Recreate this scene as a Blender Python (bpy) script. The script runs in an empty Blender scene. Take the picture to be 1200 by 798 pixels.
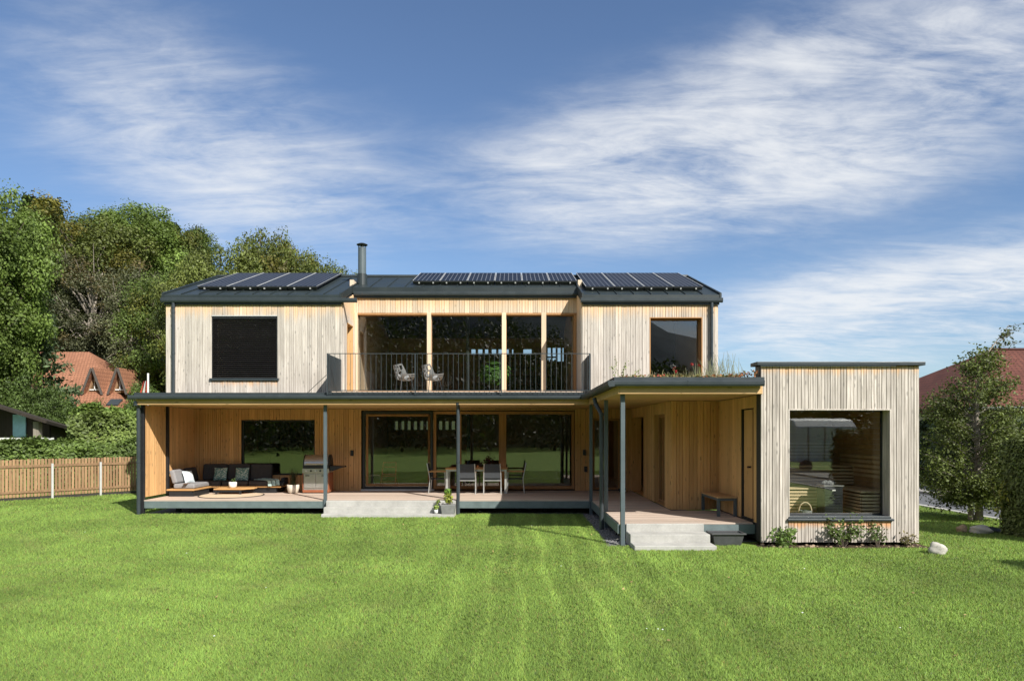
import bpy, math, random
import numpy as np
from mathutils import Vector
R = math.radians
sc = bpy.context.scene
col = sc.collection

# ------------------------------------------------------------------ camera
cd = bpy.data.cameras.new('camera'); cam = bpy.data.objects.new('camera', cd); col.objects.link(cam)
cam.location = (0, 0, 2.2); cam.rotation_euler = (R(90), 0, 0)
cd.lens = 24; cd.sensor_width = 36; cd.shift_y = 0.09; cd.clip_start = .1; cd.clip_end = 6000
sc.camera = cam
# ------------------------------------------------------------------ sun and sky
SUN = Vector((.76, -1.0, 1.0)).normalized()           # towards the sun
sl = bpy.data.lights.new('sun', 'SUN'); so = bpy.data.objects.new('sun', sl); col.objects.link(so)
sl.energy = 3.1; sl.angle = R(.5); sl.color = (1, .965, .895)
so.rotation_euler = SUN.to_track_quat('Z', 'Y').to_euler(); so.location = (30, -40, 40)
sc.view_settings.view_transform = 'Standard'; sc.view_settings.look = 'None'
sc.view_settings.gamma = 1; sc.view_settings.exposure = 1.18
sc.render.engine = 'CYCLES'
sc.cycles.use_denoising = True
sc.cycles.max_bounces = 9; sc.cycles.transparent_max_bounces = 12
sc.cycles.diffuse_bounces = 6; sc.cycles.glossy_bounces = 4
sc.cycles.caustics_reflective = False; sc.cycles.caustics_refractive = False

class NT:
    """small helper to write node trees"""
    def __init__(s, tree): s.t = tree; s.n = tree.nodes; s.l = tree.links
    def new(s, typ, **kw):
        n = s.n.new(typ)
        for k, v in kw.items(): setattr(n, k, v)
        return n
    def put(s, sock, v):
        if isinstance(v, bpy.types.NodeSocket): s.l.new(v, sock)
        elif v is not None:
            if sock.type == 'RGBA' and hasattr(v, '__len__') and len(v) == 3: v = (*v, 1)
            sock.default_value = v
    def m(s, op, a, b=None, c=None, clamp=False):
        n = s.new('ShaderNodeMath', operation=op, use_clamp=clamp)
        s.put(n.inputs[0], a); s.put(n.inputs[1], b); s.put(n.inputs[2], c)
        return n.outputs[0]
    def mix(s, f, a, b, blend='MIX'):
        n = s.new('ShaderNodeMix', data_type='RGBA', blend_type=blend)
        s.put(n.inputs[0], f); s.put(n.inputs[6], a); s.put(n.inputs[7], b)
        return n.outputs[2]
    def noise(s, vec, scale, detail=4, rough=.55, dist=0):
        n = s.new('ShaderNodeTexNoise'); s.put(n.inputs['Vector'], vec)
        n.inputs['Scale'].default_value = scale; n.inputs['Detail'].default_value = detail
        n.inputs['Roughness'].default_value = rough; n.inputs['Distortion'].default_value = dist
        return n.outputs[0]
    def mapping(s, vec, scale=(1, 1, 1), rot=(0, 0, 0), loc=(0, 0, 0)):
        n = s.new('ShaderNodeMapping'); s.put(n.inputs[0], vec)
        n.inputs[1].default_value = loc; n.inputs[2].default_value = rot; n.inputs[3].default_value = scale
        return n.outputs[0]
    def step(s, x, a, b):
        n = s.new('ShaderNodeMapRange', interpolation_type='SMOOTHSTEP'); s.put(n.inputs[0], x)
        n.inputs[1].default_value = a; n.inputs[2].default_value = b
        return n.outputs[0]
    def lin(s, x, a, b, c=0, d=1):
        n = s.new('ShaderNodeMapRange'); s.put(n.inputs[0], x)
        for i, v in enumerate((a, b, c, d)): n.inputs[i + 1].default_value = v
        return n.outputs[0]

w = bpy.data.worlds.new('World'); sc.world = w; w.use_nodes = True
w.node_tree.nodes.clear(); N = NT(w.node_tree)
sky = N.new('ShaderNodeTexSky', sky_type='NISHITA')
sky.sun_disc = False; sky.sun_elevation = math.asin(SUN.z); sky.sun_rotation = math.atan2(SUN.x, SUN.y)
sky.air_density = 1.0; sky.dust_density = .6; sky.ozone_density = 2.2; sky.altitude = 500
tc = N.new('ShaderNodeTexCoord'); sep = N.new('ShaderNodeSeparateXYZ'); N.put(sep.inputs[0], tc.outputs['Generated'])
dx, dy, dz = sep.outputs
az = N.m('ARCTAN2', dx, dy); el = N.m('ARCSINE', dz)
zz = N.m('ADD', N.m('MAXIMUM', dz, 0.0), .12)
cmb = N.new('ShaderNodeCombineXYZ'); N.put(cmb.inputs[0], N.m('DIVIDE', dx, zz)); N.put(cmb.inputs[1], N.m('DIVIDE', dy, zz))
pl = cmb.outputs[0]
def bump(a0, e0, ra, re, rot):
    """a bank of high cloud round the direction (azimuth a0, elevation e0)"""
    A = N.m('SUBTRACT', az, a0); E = N.m('SUBTRACT', el, e0)
    c, s = math.cos(rot), math.sin(rot)
    p = N.m('ADD', N.m('MULTIPLY', A, c / ra), N.m('MULTIPLY', E, s / ra))
    q = N.m('ADD', N.m('MULTIPLY', A, -s / re), N.m('MULTIPLY', E, c / re))
    d = N.m('ADD', N.m('MULTIPLY', p, p), N.m('MULTIPLY', q, q))
    return N.m('EXPONENT', N.m('MULTIPLY', N.m('POWER', d, 1.6), -1.0))
wob = N.noise(N.mapping(pl, (.5, .5, 1), loc=(3.1, 1.7, 0)), 1.3, 3, .5)
banks = N.m('ADD', N.m('MULTIPLY', bump(.35, .378, .44, .110, .09), 1.5), N.m('MULTIPLY', bump(-.42, .375, .25, .125, -.24), 1.0))
banks = N.m('ADD', banks, N.m('MULTIPLY', bump(.58, .165, .36, .072, .07), 1.25))
banks = N.m('ADD', banks, N.m('MULTIPLY', bump(.55, .50, .30, .09, .1), .5))
rest = N.m('MULTIPLY', N.step(N.m('ABSOLUTE', az), .85, 1.3), N.m('MULTIPLY', N.step(N.noise(pl, .55, 3), .36, .56), 1.3))
cover = N.m('ADD', banks, rest)
fib = N.noise(N.mapping(pl, (1.0, 2.6, 1), rot=(0, 0, R(-20))), 1.8, 10, .64, .9)
fine = N.noise(N.mapping(pl, (2.0, 4.4, 1), rot=(0, 0, R(14))), 3.6, 7, .66, .5)
soft = N.noise(pl, 1.1, 5, .55, .3)
tex = N.m('ADD', N.m('MULTIPLY', fib, .46), N.m('ADD', N.m('MULTIPLY', fine, .20), N.m('MULTIPLY', soft, .54)))
dens = N.m('MULTIPLY', N.m('ADD', N.m('MINIMUM', cover, 1.35), .02), N.lin(tex, .43, .79, .18, .90))
dens = N.m('ADD', dens, N.m('MULTIPLY', N.m('SUBTRACT', tex, .64), .34))
dens = N.m('MULTIPLY', N.step(dens, .02, .95), .86)
dens = N.m('MULTIPLY', dens, N.step(dz, -.02, .03))
skyc = N.mix(1.0, sky.outputs[0], N.mix(N.lin(el, 0, .45), (.36, .39, .42), (.40, .425, .46)), 'MULTIPLY')
wc = N.mix(dens, skyc, (3.0, 3.05, 3.1))
bg = N.new('ShaderNodeBackground'); N.put(bg.inputs[0], wc); bg.inputs[1].default_value = .135
wo = N.new('ShaderNodeOutputWorld'); N.put(wo.inputs[0], bg.outputs[0])

# ------------------------------------------------------------------ mesh helpers
OFF = {}
class MB:
    def __init__(s): s.v = []; s.f = []
    def hexa(s, p):
        b = len(s.v); s.v += [tuple(q) for q in p]
        s.f += [tuple(b + i for i in q) for q in ((0, 3, 2, 1), (4, 5, 6, 7), (0, 1, 5, 4), (1, 2, 6, 5), (2, 3, 7, 6), (3, 0, 4, 7))]
        return s
    def box(s, x0, y0, z0, x1, y1, z1):
        x0, x1 = min(x0, x1), max(x0, x1); y0, y1 = min(y0, y1), max(y0, y1); z0, z1 = min(z0, z1), max(z0, z1)
        return s.hexa([(x0, y0, z0), (x1, y0, z0), (x1, y1, z0), (x0, y1, z0), (x0, y0, z1), (x1, y0, z1), (x1, y1, z1), (x0, y1, z1)])
    def cbox(s, x, y, z, sx, sy, sz, rz=0, tilt=0, bev=0):
        """box centred on (x,y), base z; turned by rz, leaning by tilt about its own x"""
        p = []
        for k, (i, j) in [(k, ij) for k in (0, 1) for ij in ((-1, -1), (1, -1), (1, 1), (-1, 1))]:
            a, b, c = i * sx / 2, j * sy / 2, k * sz
            b, c = b * math.cos(tilt) - c * math.sin(tilt), b * math.sin(tilt) + c * math.cos(tilt)
            p.append((x + a * math.cos(rz) - b * math.sin(rz), y + a * math.sin(rz) + b * math.cos(rz), z + c))
        return s.hexa(p)
    def prism_x(s, poly, x0, x1):
        """polygon [(y,z)] carried along x"""
        b = len(s.v); n = len(poly)
        s.v += [(x0, y, z) for y, z in poly] + [(x1, y, z) for y, z in poly]
        s.f += [tuple(b + i for i in range(n)), tuple(b + n + i for i in reversed(range(n)))]
        s.f += [(b + i, b + n + i, b + n + (i + 1) % n, b + (i + 1) % n) for i in range(n)]
        return s
    def prism_y(s, poly, y0, y1):
        b = len(s.v); n = len(poly)
        s.v += [(x, y0, z) for x, z in poly] + [(x, y1, z) for x, z in poly]
        s.f += [tuple(b + i for i in range(n)), tuple(b + n + i for i in reversed(range(n)))]
        s.f += [(b + i, b + n + i, b + n + (i + 1) % n, b + (i + 1) % n) for i in range(n)]
        return s
    def prism_z(s, poly, z0, z1):
        b = len(s.v); n = len(poly)
        s.v += [(x, y, z0) for x, y in poly] + [(x, y, z1) for x, y in poly]
        s.f += [tuple(b + i for i in reversed(range(n))), tuple(b + n + i for i in range(n))]
        s.f += [(b + i, b + (i + 1) % n, b + n + (i + 1) % n, b + n + i) for i in range(n)]
        return s
    def tube(s, pts, rad, n=8, cap=True):
        pts = [Vector(p) for p in pts]; b = len(s.v)
        if not hasattr(rad, '__len__'): rad = [rad] * len(pts)
        up = Vector((.31, .17, .93)).normalized()
        for i, p in enumerate(pts):
            d = (pts[min(i + 1, len(pts) - 1)] - pts[max(i - 1, 0)]).normalized()
            a = d.cross(up if abs(d.dot(up)) < .95 else Vector((1, 0, 0))).normalized(); c = d.cross(a)
            for k in range(n):
                t = 2 * math.pi * k / n
                s.v.append(tuple(p + (a * math.cos(t) + c * math.sin(t)) * rad[i]))
        for i in range(len(pts) - 1):
            for k in range(n):
                s.f.append((b + i * n + k, b + i * n + (k + 1) % n, b + (i + 1) * n + (k + 1) % n, b + (i + 1) * n + k))
        if cap:
            s.f.append(tuple(b + k for k in reversed(range(n)))); s.f.append(tuple(b + (len(pts) - 1) * n + k for k in range(n)))
        return s
    def lathe(s, x, y, prof, n=20):
        b = len(s.v); m_ = len(prof)
        for r, z in prof:
            for k in range(n):
                t = 2 * math.pi * k / n; s.v.append((x + r * math.cos(t), y + r * math.sin(t), z))
        for i in range(m_ - 1):
            for k in range(n): s.f.append((b + i * n + k, b + i * n + (k + 1) % n, b + (i + 1) * n + (k + 1) % n, b + (i + 1) * n + k))
        s.f.append(tuple(b + k for k in reversed(range(n)))); s.f.append(tuple(b + (m_ - 1) * n + k for k in range(n)))
        return s
    def ell(s, x, y, z, rx, ry, rz, n=12, m_=8, fn=None):
        b = len(s.v)
        for i in range(m_ + 1):
            ph = math.pi * i / m_
            for k in range(n):
                t = 2 * math.pi * k / n
                d = (math.sin(ph) * math.cos(t), math.sin(ph) * math.sin(t), -math.cos(ph))
                g = fn(d) if fn else 1
                s.v.append((x + rx * d[0] * g, y + ry * d[1] * g, z + rz * d[2] * g))
        for i in range(m_):
            for k in range(n): s.f.append((b + i * n + k, b + i * n + (k + 1) % n, b + (i + 1) * n + (k + 1) % n, b + (i + 1) * n + k))
        return s
    def build(s, name, m_, parent=None, bevel=0, smooth=False, seg=2):
        o_ = OFF.get(parent.name, (0, 0, 0)) if parent else (0, 0, 0)
        me = bpy.data.meshes.new(name)
        me.from_pydata([(a - o_[0], b - o_[1], c - o_[2]) for a, b, c in s.v], [], s.f); me.update()
        if smooth:
            me.polygons.foreach_set('use_smooth', [True] * len(me.polygons))
        me.materials.append(m_)
        o = bpy.data.objects.new(name, me); col.objects.link(o)
        if parent: o.parent = parent; OFF[o.name] = o_
        if bevel:
            md = o.modifiers.new('bevel', 'BEVEL'); md.width = bevel; md.segments = seg; md.limit_method = 'ANGLE'
        return o
def tag(o, label=None, cat=None, group=None, kind=None):
    if label: o['label'] = label
    if cat: o['category'] = cat
    if group: o['group'] = group
    if kind: o['kind'] = kind
    return o
def empty(name, loc, label, cat, group=None):
    o = bpy.data.objects.new(name, None); o.empty_display_size = .2; col.objects.link(o); o.location = loc
    OFF[o.name] = tuple(loc)
    return tag(o, label, cat, group)
def copy_tree(o, parent=None):
    c = o.copy(); col.objects.link(c)
    if parent: c.parent = parent
    for ch in list(o.children): copy_tree(ch, c)
    return c

# ------------------------------------------------------------------ materials
def newmat(name):
    m_ = bpy.data.materials.new(name); m_.use_nodes = True; m_.node_tree.nodes.clear()
    return m_, NT(m_.node_tree)
def finish(N, colr, rough=.6, metal=0, bumpv=None, bs=.3, bd=.01, spec=.5, extra=None, coat=0):
    p = N.new('ShaderNodeBsdfPrincipled'); N.put(p.inputs['Base Color'], colr); N.put(p.inputs['Roughness'], rough)
    p.inputs['Metallic'].default_value = metal; p.inputs['Specular IOR Level'].default_value = spec
    p.inputs['Coat Weight'].default_value = coat
    if bumpv is not None:
        b = N.new('ShaderNodeBump'); b.inputs['Strength'].default_value = bs; b.inputs['Distance'].default_value = bd
        N.put(b.inputs['Height'], bumpv); N.put(p.inputs['Normal'], b.outputs[0])
    sh = p.outputs[0]
    if extra: sh = extra(p.outputs[0])
    o = N.new('ShaderNodeOutputMaterial'); N.put(o.inputs[0], sh)
def geo_pos(N): return N.new('ShaderNodeNewGeometry').outputs['Position']
def rnd(N): return N.new('ShaderNodeObjectInfo').outputs['Random']
def plain(name, c, rough=.6, metal=0, var=.12, scale=6, bs=.15, spec=.5, ormd=0, coat=0):
    m_, N = newmat(name); p = geo_pos(N)
    n = N.noise(p, scale, 5, .6); f = N.noise(p, scale * 9, 3, .6)
    v = N.m('ADD', N.lin(n, .3, .7, 1 - var, 1 + var), N.lin(f, .3, .7, -var * .5, var * .5))
    if ormd: v = N.m('MULTIPLY', v, N.lin(rnd(N), 0, 1, 1 - ormd, 1 + ormd))
    vm = N.new('ShaderNodeVectorMath', operation='SCALE'); vm.inputs[0].default_value = c; N.put(vm.inputs[3], v)
    finish(N, vm.outputs[0], N.lin(n, .3, .7, rough - .06, rough + .06), metal, f, bs, .004, spec, coat=coat)
    return m_
def wood(name, a, b, axis='z', rv=.16, weather=None, wcol=(.62, .33, .13), rough=.72, grain=1.0, knots=True, tint=None):
    m_, N = newmat(name); p = geo_pos(N); r = rnd(N)
    sc_ = {'z': (34, 34, 1.3), 'x': (1.3, 34, 34), 'y': (34, 1.3, 34)}[axis]
    cx = N.new('ShaderNodeCombineXYZ'); N.put(cx.inputs[0], N.m('MULTIPLY', r, 37.0)); N.put(cx.inputs[2], N.m('MULTIPLY', r, 91.0)); N.put(cx.inputs[1], N.m('MULTIPLY', r, 13.0))
    va = N.new('ShaderNodeVectorMath', operation='ADD'); N.put(va.inputs[0], p); N.put(va.inputs[1], cx.outputs[0])
    q = va.outputs[0]
    g = N.noise(N.mapping(q, sc_), 1.0, 6, .65, .5)
    big = N.noise(N.mapping(q, {'z': (3, 3, .7), 'x': (.7, 3, 3), 'y': (3, .7, 3)}[axis]), 1.0, 3, .5)
    c = N.mix(N.step(g, .32, .70), a, b)
    c = N.mix(N.m('MULTIPLY', N.step(big, .35, .72), .45), c, tint or tuple(x * .78 for x in a))
    if knots:
        k = N.new('ShaderNodeTexVoronoi'); N.put(k.inputs[0], N.mapping(q, {'z': (9, 9, 3.0), 'x': (3.0, 9, 9), 'y': (9, 3, 9)}[axis])); k.inputs['Scale'].default_value = 1
        c = N.mix(N.m('MULTIPLY', N.m('SUBTRACT', 1.0, N.step(k.outputs[0], .08, .20)), .72), c, tuple(x * .38 for x in b))
    if weather:
        z1, z0 = weather
        zs = N.new('ShaderNodeSeparateXYZ'); N.put(zs.inputs[0], p)
        zz = N.m('ADD', zs.outputs[2], N.m('MULTIPLY', N.m('SUBTRACT', N.noise(N.mapping(q, (12, 12, .8)), 1, 3), .5), abs(z1 - z0) * 1.3))
        zz = N.m('ADD', zz, N.m('MULTIPLY', N.m('SUBTRACT', r, .5), abs(z1 - z0) * .25))
        wf = N.step(zz, z0, z1)
        wc_ = N.mix(g, tuple(x * .8 for x in wcol), tuple(min(1, x * 1.12) for x in wcol))
        c = N.mix(N.m('MULTIPLY', wf, .85), c, wc_)
    vm = N.new('ShaderNodeVectorMath', operation='SCALE'); N.put(vm.inputs[0], c); N.put(vm.inputs[3], N.lin(r, 0, 1, 1 - rv, 1 + rv * .7))
    finish(N, vm.outputs[0], rough, 0, g, .35 * grain, .004, .35)
    return m_
M = {}
M['grey_larch'] = wood('grey_larch', (.43, .38, .33), (.66, .60, .53), weather=(5.92, 5.35), wcol=(.76, .50, .27), rv=.15)
M['grey_larch_sill'] = wood('grey_larch_sill', (.43, .38, .33), (.66, .60, .53), weather=(3.76, 3.48), wcol=(.68, .36, .15))
M['centre_larch'] = wood('centre_larch', (.60, .49, .36), (.72, .58, .42), weather=(6.35, 5.9), wcol=(.70, .44, .23))
M['sauna_larch'] = wood('sauna_larch', (.36, .318, .275), (.68, .61, .545), weather=(3.52, 3.30), wcol=(.70, .42, .20), rv=.15)
M['sauna_larch_sill'] = wood('sauna_larch_sill', (.36, .318, .275), (.68, .61, .545), weather=(.46, .30), wcol=(.64, .31, .12), rv=.2)
M['larch'] = wood('larch', (.58, .325, .135), (.70, .43, .195), rv=.14)
M['larch_dark'] = wood('larch_dark', (.60, .335, .135), (.72, .44, .195), rv=.14)
M['larch_x'] = wood('larch_x', (.55, .33, .15), (.66, .42, .20), axis='x', rv=.1)
M['larch_y'] = wood('larch_y', (.50, .30, .135), (.62, .39, .185), axis='y', rv=.1)
M['post_wood'] = wood('post_wood', (.66, .50, .34), (.76, .60, .43), rv=.06, knots=False)
M['frame_wood'] = wood('frame_wood', (.38, .19, .075), (.48, .26, .11), rv=.1, knots=False)
M['deck'] = wood('deck', (.46, .35, .275), (.60, .48, .39), axis='x', rv=.2, knots=False, tint=(.46, .39, .33))
M['teak'] = wood('teak', (.50, .27, .10), (.62, .36, .15), axis='x', rv=.1, knots=False)
M['fence_wood'] = wood('fence_wood', (.27, .155, .08), (.40, .25, .135), rv=.25)
M['sauna_in'] = wood('sauna_in', (.42, .27, .14), (.54, .37, .21), axis='x', rv=.12)
M['sauna_slat'] = wood('sauna_slat', (.66, .50, .31), (.76, .60, .40), axis='x', rv=.08, knots=False)
M['inner_wood'] = wood('inner_wood', (.40, .28, .16), (.50, .36, .22), axis='x', rv=.1)
M['bark'] = wood('bark', (.10, .075, .055), (.19, .155, .125), rv=.2, rough=.9, grain=2.5, knots=False)
M['bark_pale'] = wood('bark_pale', (.24, .20, .16), (.36, .32, .27), rv=.1, rough=.9, grain=2, knots=False)
M['old_wood'] = wood('old_wood', (.03, .023, .018), (.055, .042, .032), rv=.2, rough=.9)
M['metal'] = plain('anthracite_metal', (.033, .042, .047), .42, .0, .10, 3, .05, .5, .05)
M['roof_metal'] = plain('roof_metal', (.020, .028, .029), .46, .0, .14, 1.6, .05, .5, .10)
M['post_metal'] = plain('post_metal', (.085, .108, .118), .42, .0, .08, 4, .04)
M['fascia'] = plain('fascia_board', (.12, .155, .155), .55, 0, .14, 5, .1)
M['black'] = plain('black_metal', (.016, .017, .019), .45, .0, .1, 6, .05)
M['dark_core'] = plain('dark_membrane', (.035, .03, .026), .9, 0, .2, 4)
M['slat'] = plain('blind_slat', (.020, .018, .018), .42, 0, .1, 5, .02, .5, .15)
M['steel'] = plain('stainless_steel', (.50, .48, .45), .34, .75, .06, 8, .03)
M['silver'] = plain('silver_tube', (.55, .55, .53), .35, .6, .05, 8, .02)
M['grill_base'] = plain('grill_base', (.30, .10, .045), .5, 0, .1, 8)
M['concrete'] = plain('concrete', (.385, .375, .345), .85, 0, .15, 3.0, .35)
M['charcoal'] = plain('charcoal_fabric', (.058, .054, .054), .92, 0, .2, 30, .5, .2)
M['grey_fabric'] = plain('grey_fabric', (.25, .245, .25), .92, 0, .12, 40, .5, .2)
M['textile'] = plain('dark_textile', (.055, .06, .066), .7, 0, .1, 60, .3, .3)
M['white_fabric'] = plain('white_fabric', (.62, .68, .70), .9, 0, .08, 30, .4, .2)
M['white'] = plain('white_paint', (.76, .75, .72), .5, 0, .04, 8, .05)
M['pot'] = plain('cream_ceramic', (.68, .61, .50), .5, 0, .08, 10, .1)
M['grey_pot'] = plain('grey_pot', (.19, .19, .185), .75, 0, .15, 14, .3)
M['tub'] = plain('black_plastic', (.06, .062, .064), .5, 0, .2, 9, .1)
M['soil'] = plain('soil', (.075, .052, .036), .95, 0, .4, 12, .9, .1)
M['rock'] = plain('pale_rock', (.42, .395, .35), .9, 0, .22, 7, 1.0, .2)
M['brown_rock'] = plain('brown_rock', (.30, .22, .15), .9, 0, .25, 9, 1.0, .2)
M['plaster'] = plain('white_plaster', (.66, .64, .59), .9, 0, .05, 2, .2)
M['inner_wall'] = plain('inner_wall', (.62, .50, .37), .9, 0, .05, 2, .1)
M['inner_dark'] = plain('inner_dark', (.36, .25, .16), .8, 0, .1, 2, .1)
M['red'] = plain('red_lacquer', (.50, .03, .04), .4, 0, .05, 8)
M['tarp'] = plain('white_tarp', (.82, .83, .84), .5, 0, .06, 3, .5)
M['mint'] = plain('mint_fabric', (.42, .56, .52), .9, 0, .15, 25, .4, .2)
M['stone_black'] = plain('stove_stone', (.18, .18, .18), .9, 0, .3, 20, .6)
M['cable'] = plain('grey_cable', (.2, .2, .2), .5)
M['bricky'] = plain('paving', (.30, .285, .265), .9, 0, .1, 3, .3)
def asphalt():
    m_, N = newmat('asphalt'); p = geo_pos(N)
    n = N.noise(p, .9, 4); f = N.noise(p, 120, 2)
    c = N.mix(N.step(n, .3, .7), (.085, .088, .094), (.125, .128, .134)); c = N.mix(N.step(f, .55, .7), c, (.2, .2, .2))
    finish(N, c, .9, 0, f, .4, .004, .3); return m_
M['asphalt'] = asphalt()
def patterned():
    m_, N = newmat('patterned_fabric'); p = geo_pos(N)
    v = N.new('ShaderNodeTexVoronoi'); N.put(v.inputs[0], p); v.inputs['Scale'].default_value = 26
    c = N.mix(N.step(v.outputs[0], .36, .50), (.60, .66, .58), (.14, .27, .24))
    finish(N, c, .9, 0, N.noise(p, 200, 2), .3, .003, .2); return m_
M['pattern'] = patterned()
M['frame_dark'] = plain('panel_frame', (.03, .032, .036), .5)
def solar():
    m_, N = newmat('solar_cells'); tc = N.new('ShaderNodeTexCoord'); s = N.new('ShaderNodeSeparateXYZ'); N.put(s.inputs[0], tc.outputs['UV'])
    def line(x, n, wd):
        fr = N.m('FRACT', N.m('MULTIPLY', x, n)); d = N.m('ABSOLUTE', N.m('SUBTRACT', fr, .5)); return N.step(d, .5 - wd, .5 - wd * .6)
    g = N.m('MAXIMUM', line(s.outputs[0], 6.0, .09), line(s.outputs[1], 12.0, .035))
    c = N.mix(N.noise(tc.outputs['UV'], 3, 2), (.006, .008, .015), (.009, .012, .021))
    c = N.mix(g, c, (.13, .14, .16))
    finish(N, c, .42, 0, None, spec=.09); return m_
M['solar'] = solar()
M['alu'] = plain('aluminium', (.62, .62, .60), .4, .3, .05, 6, .02)
def glass(name, tint=(.80, .82, .80), ior=1.62, add=.035):
    m_, N = newmat(name)
    t = N.new('ShaderNodeBsdfTransparent'); N.put(t.inputs[0], tint)
    g = N.new('ShaderNodeBsdfGlossy'); N.put(g.inputs[0], (.95, .97, .95)); g.inputs['Roughness'].default_value = 0.0
    wv = N.noise(geo_pos(N), .9, 1, .4)
    b = N.new('ShaderNodeBump'); b.inputs['Strength'].default_value = .02; b.inputs['Distance'].default_value = .05; N.put(b.inputs['Height'], wv); N.put(g.inputs['Normal'], b.outputs[0])
    ge = N.new('ShaderNodeNewGeometry'); dt = N.new('ShaderNodeVectorMath', operation='DOT_PRODUCT'); N.put(dt.inputs[0], ge.outputs['Incoming']); N.put(dt.inputs[1], ge.outputs['Normal'])
    f0 = ((ior - 1) / (ior + 1)) ** 2 + add
    fr = N.m('ADD', f0, N.m('MULTIPLY', 1 - f0, N.m('POWER', N.m('SUBTRACT', 1.0, N.m('ABSOLUTE', dt.outputs['Value'])), 5.0)))
    mx = N.new('ShaderNodeMixShader'); N.put(mx.inputs[0], fr); N.put(mx.inputs[1], t.outputs[0]); N.put(mx.inputs[2], g.outputs[0])
    o = N.new('ShaderNodeOutputMaterial'); N.put(o.inputs[0], mx.outputs[0]); return m_
M['glass'] = glass('window_glass', (.88, .88, .86), 1.5, .05)
M['glass_sauna'] = glass('sauna_glass', (.93, .94, .92), 1.5, .035)
def tiles(name, a, b, sx=3.2, sz=3.0):
    m_, N = newmat(name); tcn = N.new('ShaderNodeTexCoord')
    br = N.new('ShaderNodeTexBrick'); N.put(br.inputs['Vector'], N.mapping(tcn.outputs['UV'], (1, 1, 1)))
    br.inputs['Scale'].default_value = 1.0; br.inputs['Brick Width'].default_value = .22; br.inputs['Row Height'].default_value = .30; br.inputs['Mortar Size'].default_value = .02
    N.put(br.inputs['Color1'], a); N.put(br.inputs['Color2'], b); N.put(br.inputs['Mortar'], tuple(x * .45 for x in a))
    n = N.noise(geo_pos(N), .6, 5)
    c = N.mix(N.m('MULTIPLY', N.step(n, .4, .75), .5), br.outputs[0], tuple(x * .6 for x in a))
    finish(N, c, .85, 0, br.outputs['Fac'], -.5, .02, .3); return m_
M['orange_tile'] = tiles('orange_tile', (.29, .13, .075), (.36, .165, .095))
M['brown_tile'] = tiles('brown_tile', (.115, .040, .028), (.155, .056, .038))
def leafmat(name, trans=.3, rough=.55, gain=1.0, up=0):
    m_, N = newmat(name)
    at = N.new('ShaderNodeAttribute'); at.attribute_name = 'tone'
    big = N.noise(geo_pos(N), .35, 2); r = rnd(N)
    v = N.m('MULTIPLY', N.lin(big, .3, .7, .82 * gain, 1.18 * gain), N.lin(r, 0, 1, .86, 1.14))
    vm = N.new('ShaderNodeVectorMath', operation='SCALE'); N.put(vm.inputs[0], at.outputs[0]); N.put(vm.inputs[3], v)
    p = N.new('ShaderNodeBsdfPrincipled'); N.put(p.inputs['Base Color'], vm.outputs[0]); p.inputs['Roughness'].default_value = rough; p.inputs['Specular IOR Level'].default_value = .3
    if up:
        ge = N.new('ShaderNodeNewGeometry'); v1 = N.new('ShaderNodeVectorMath', operation='SCALE'); N.put(v1.inputs[0], ge.outputs['Normal']); v1.inputs[3].default_value = 1 - up
        v2 = N.new('ShaderNodeVectorMath', operation='ADD'); N.put(v2.inputs[0], v1.outputs[0]); v2.inputs[1].default_value = (0, 0, up)
        v3 = N.new('ShaderNodeVectorMath', operation='NORMALIZE'); N.put(v3.inputs[0], v2.outputs[0]); N.put(p.inputs['Normal'], v3.outputs[0])
    t = N.new('ShaderNodeBsdfTranslucent'); N.put(t.inputs[0], N.mix(1.0, vm.outputs[0], (1.15, 1.15, .55), 'MULTIPLY'))
    mx = N.new('ShaderNodeMixShader'); mx.inputs[0].default_value = trans; N.put(mx.inputs[1], p.outputs[0]); N.put(mx.inputs[2], t.outputs[0])
    o = N.new('ShaderNodeOutputMaterial'); N.put(o.inputs[0], mx.outputs[0]); return m_
M['leaf'] = leafmat('leaf', .28); M['needle'] = leafmat('needle', .12, .6); M['petal'] = leafmat('petal', .25, .5)
M['blade'] = leafmat('grass_blade', .30, .5, 1.0, .62)
def lawnmat():
    m_, N = newmat('lawn_ground'); p = geo_pos(N)
    a = N.noise(p, .5, 4); b = N.noise(p, 7, 4, .7); f = N.noise(p, 60, 3, .7)
    c = N.mix(N.step(a, .3, .7), (.16, .245, .045), (.21, .30, .055)); c = N.mix(N.m('MULTIPLY', N.step(b, .35, .7), .4), c, (.11, .19, .032))
    c = N.mix(N.m('MULTIPLY', N.step(f, .35, .7), .4), c, (.16, .23, .05))
    finish(N, c, .9, 0, f, .6, .02, .2); return m_
M['lawn'] = lawnmat()
def forestfloor(name, a, b):
    m_, N = newmat(name); p = geo_pos(N)
    n = N.noise(p, .05, 6, .65); f = N.noise(p, .8, 5, .7)
    c = N.mix(N.step(n, .35, .65), a, b); c = N.mix(N.m('MULTIPLY', N.step(f, .4, .7), .5), c, tuple(x * .5 for x in a))
    finish(N, c, .95, 0, f, .8, .4, .1); return m_
M['hill'] = forestfloor('forest_floor', (.035, .05, .018), (.05, .06, .025))
M['mountain'] = forestfloor('hazed_mountain_forest', (.045, .062, .075), (.075, .092, .11))  # forest colour shifted to blue, so distance haze is painted in
def gravelm():
    m_, N = newmat('gravel'); p = geo_pos(N)
    v = N.new('ShaderNodeTexVoronoi'); N.put(v.inputs[0], p); v.inputs['Scale'].default_value = 26
    c = N.mix(v.outputs[0], (.10, .10, .105), (.26, .255, .25)); finish(N, c, .9, 0, v.outputs[0], .9, .03, .2); return m_
M['gravel'] = gravelm()
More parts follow.
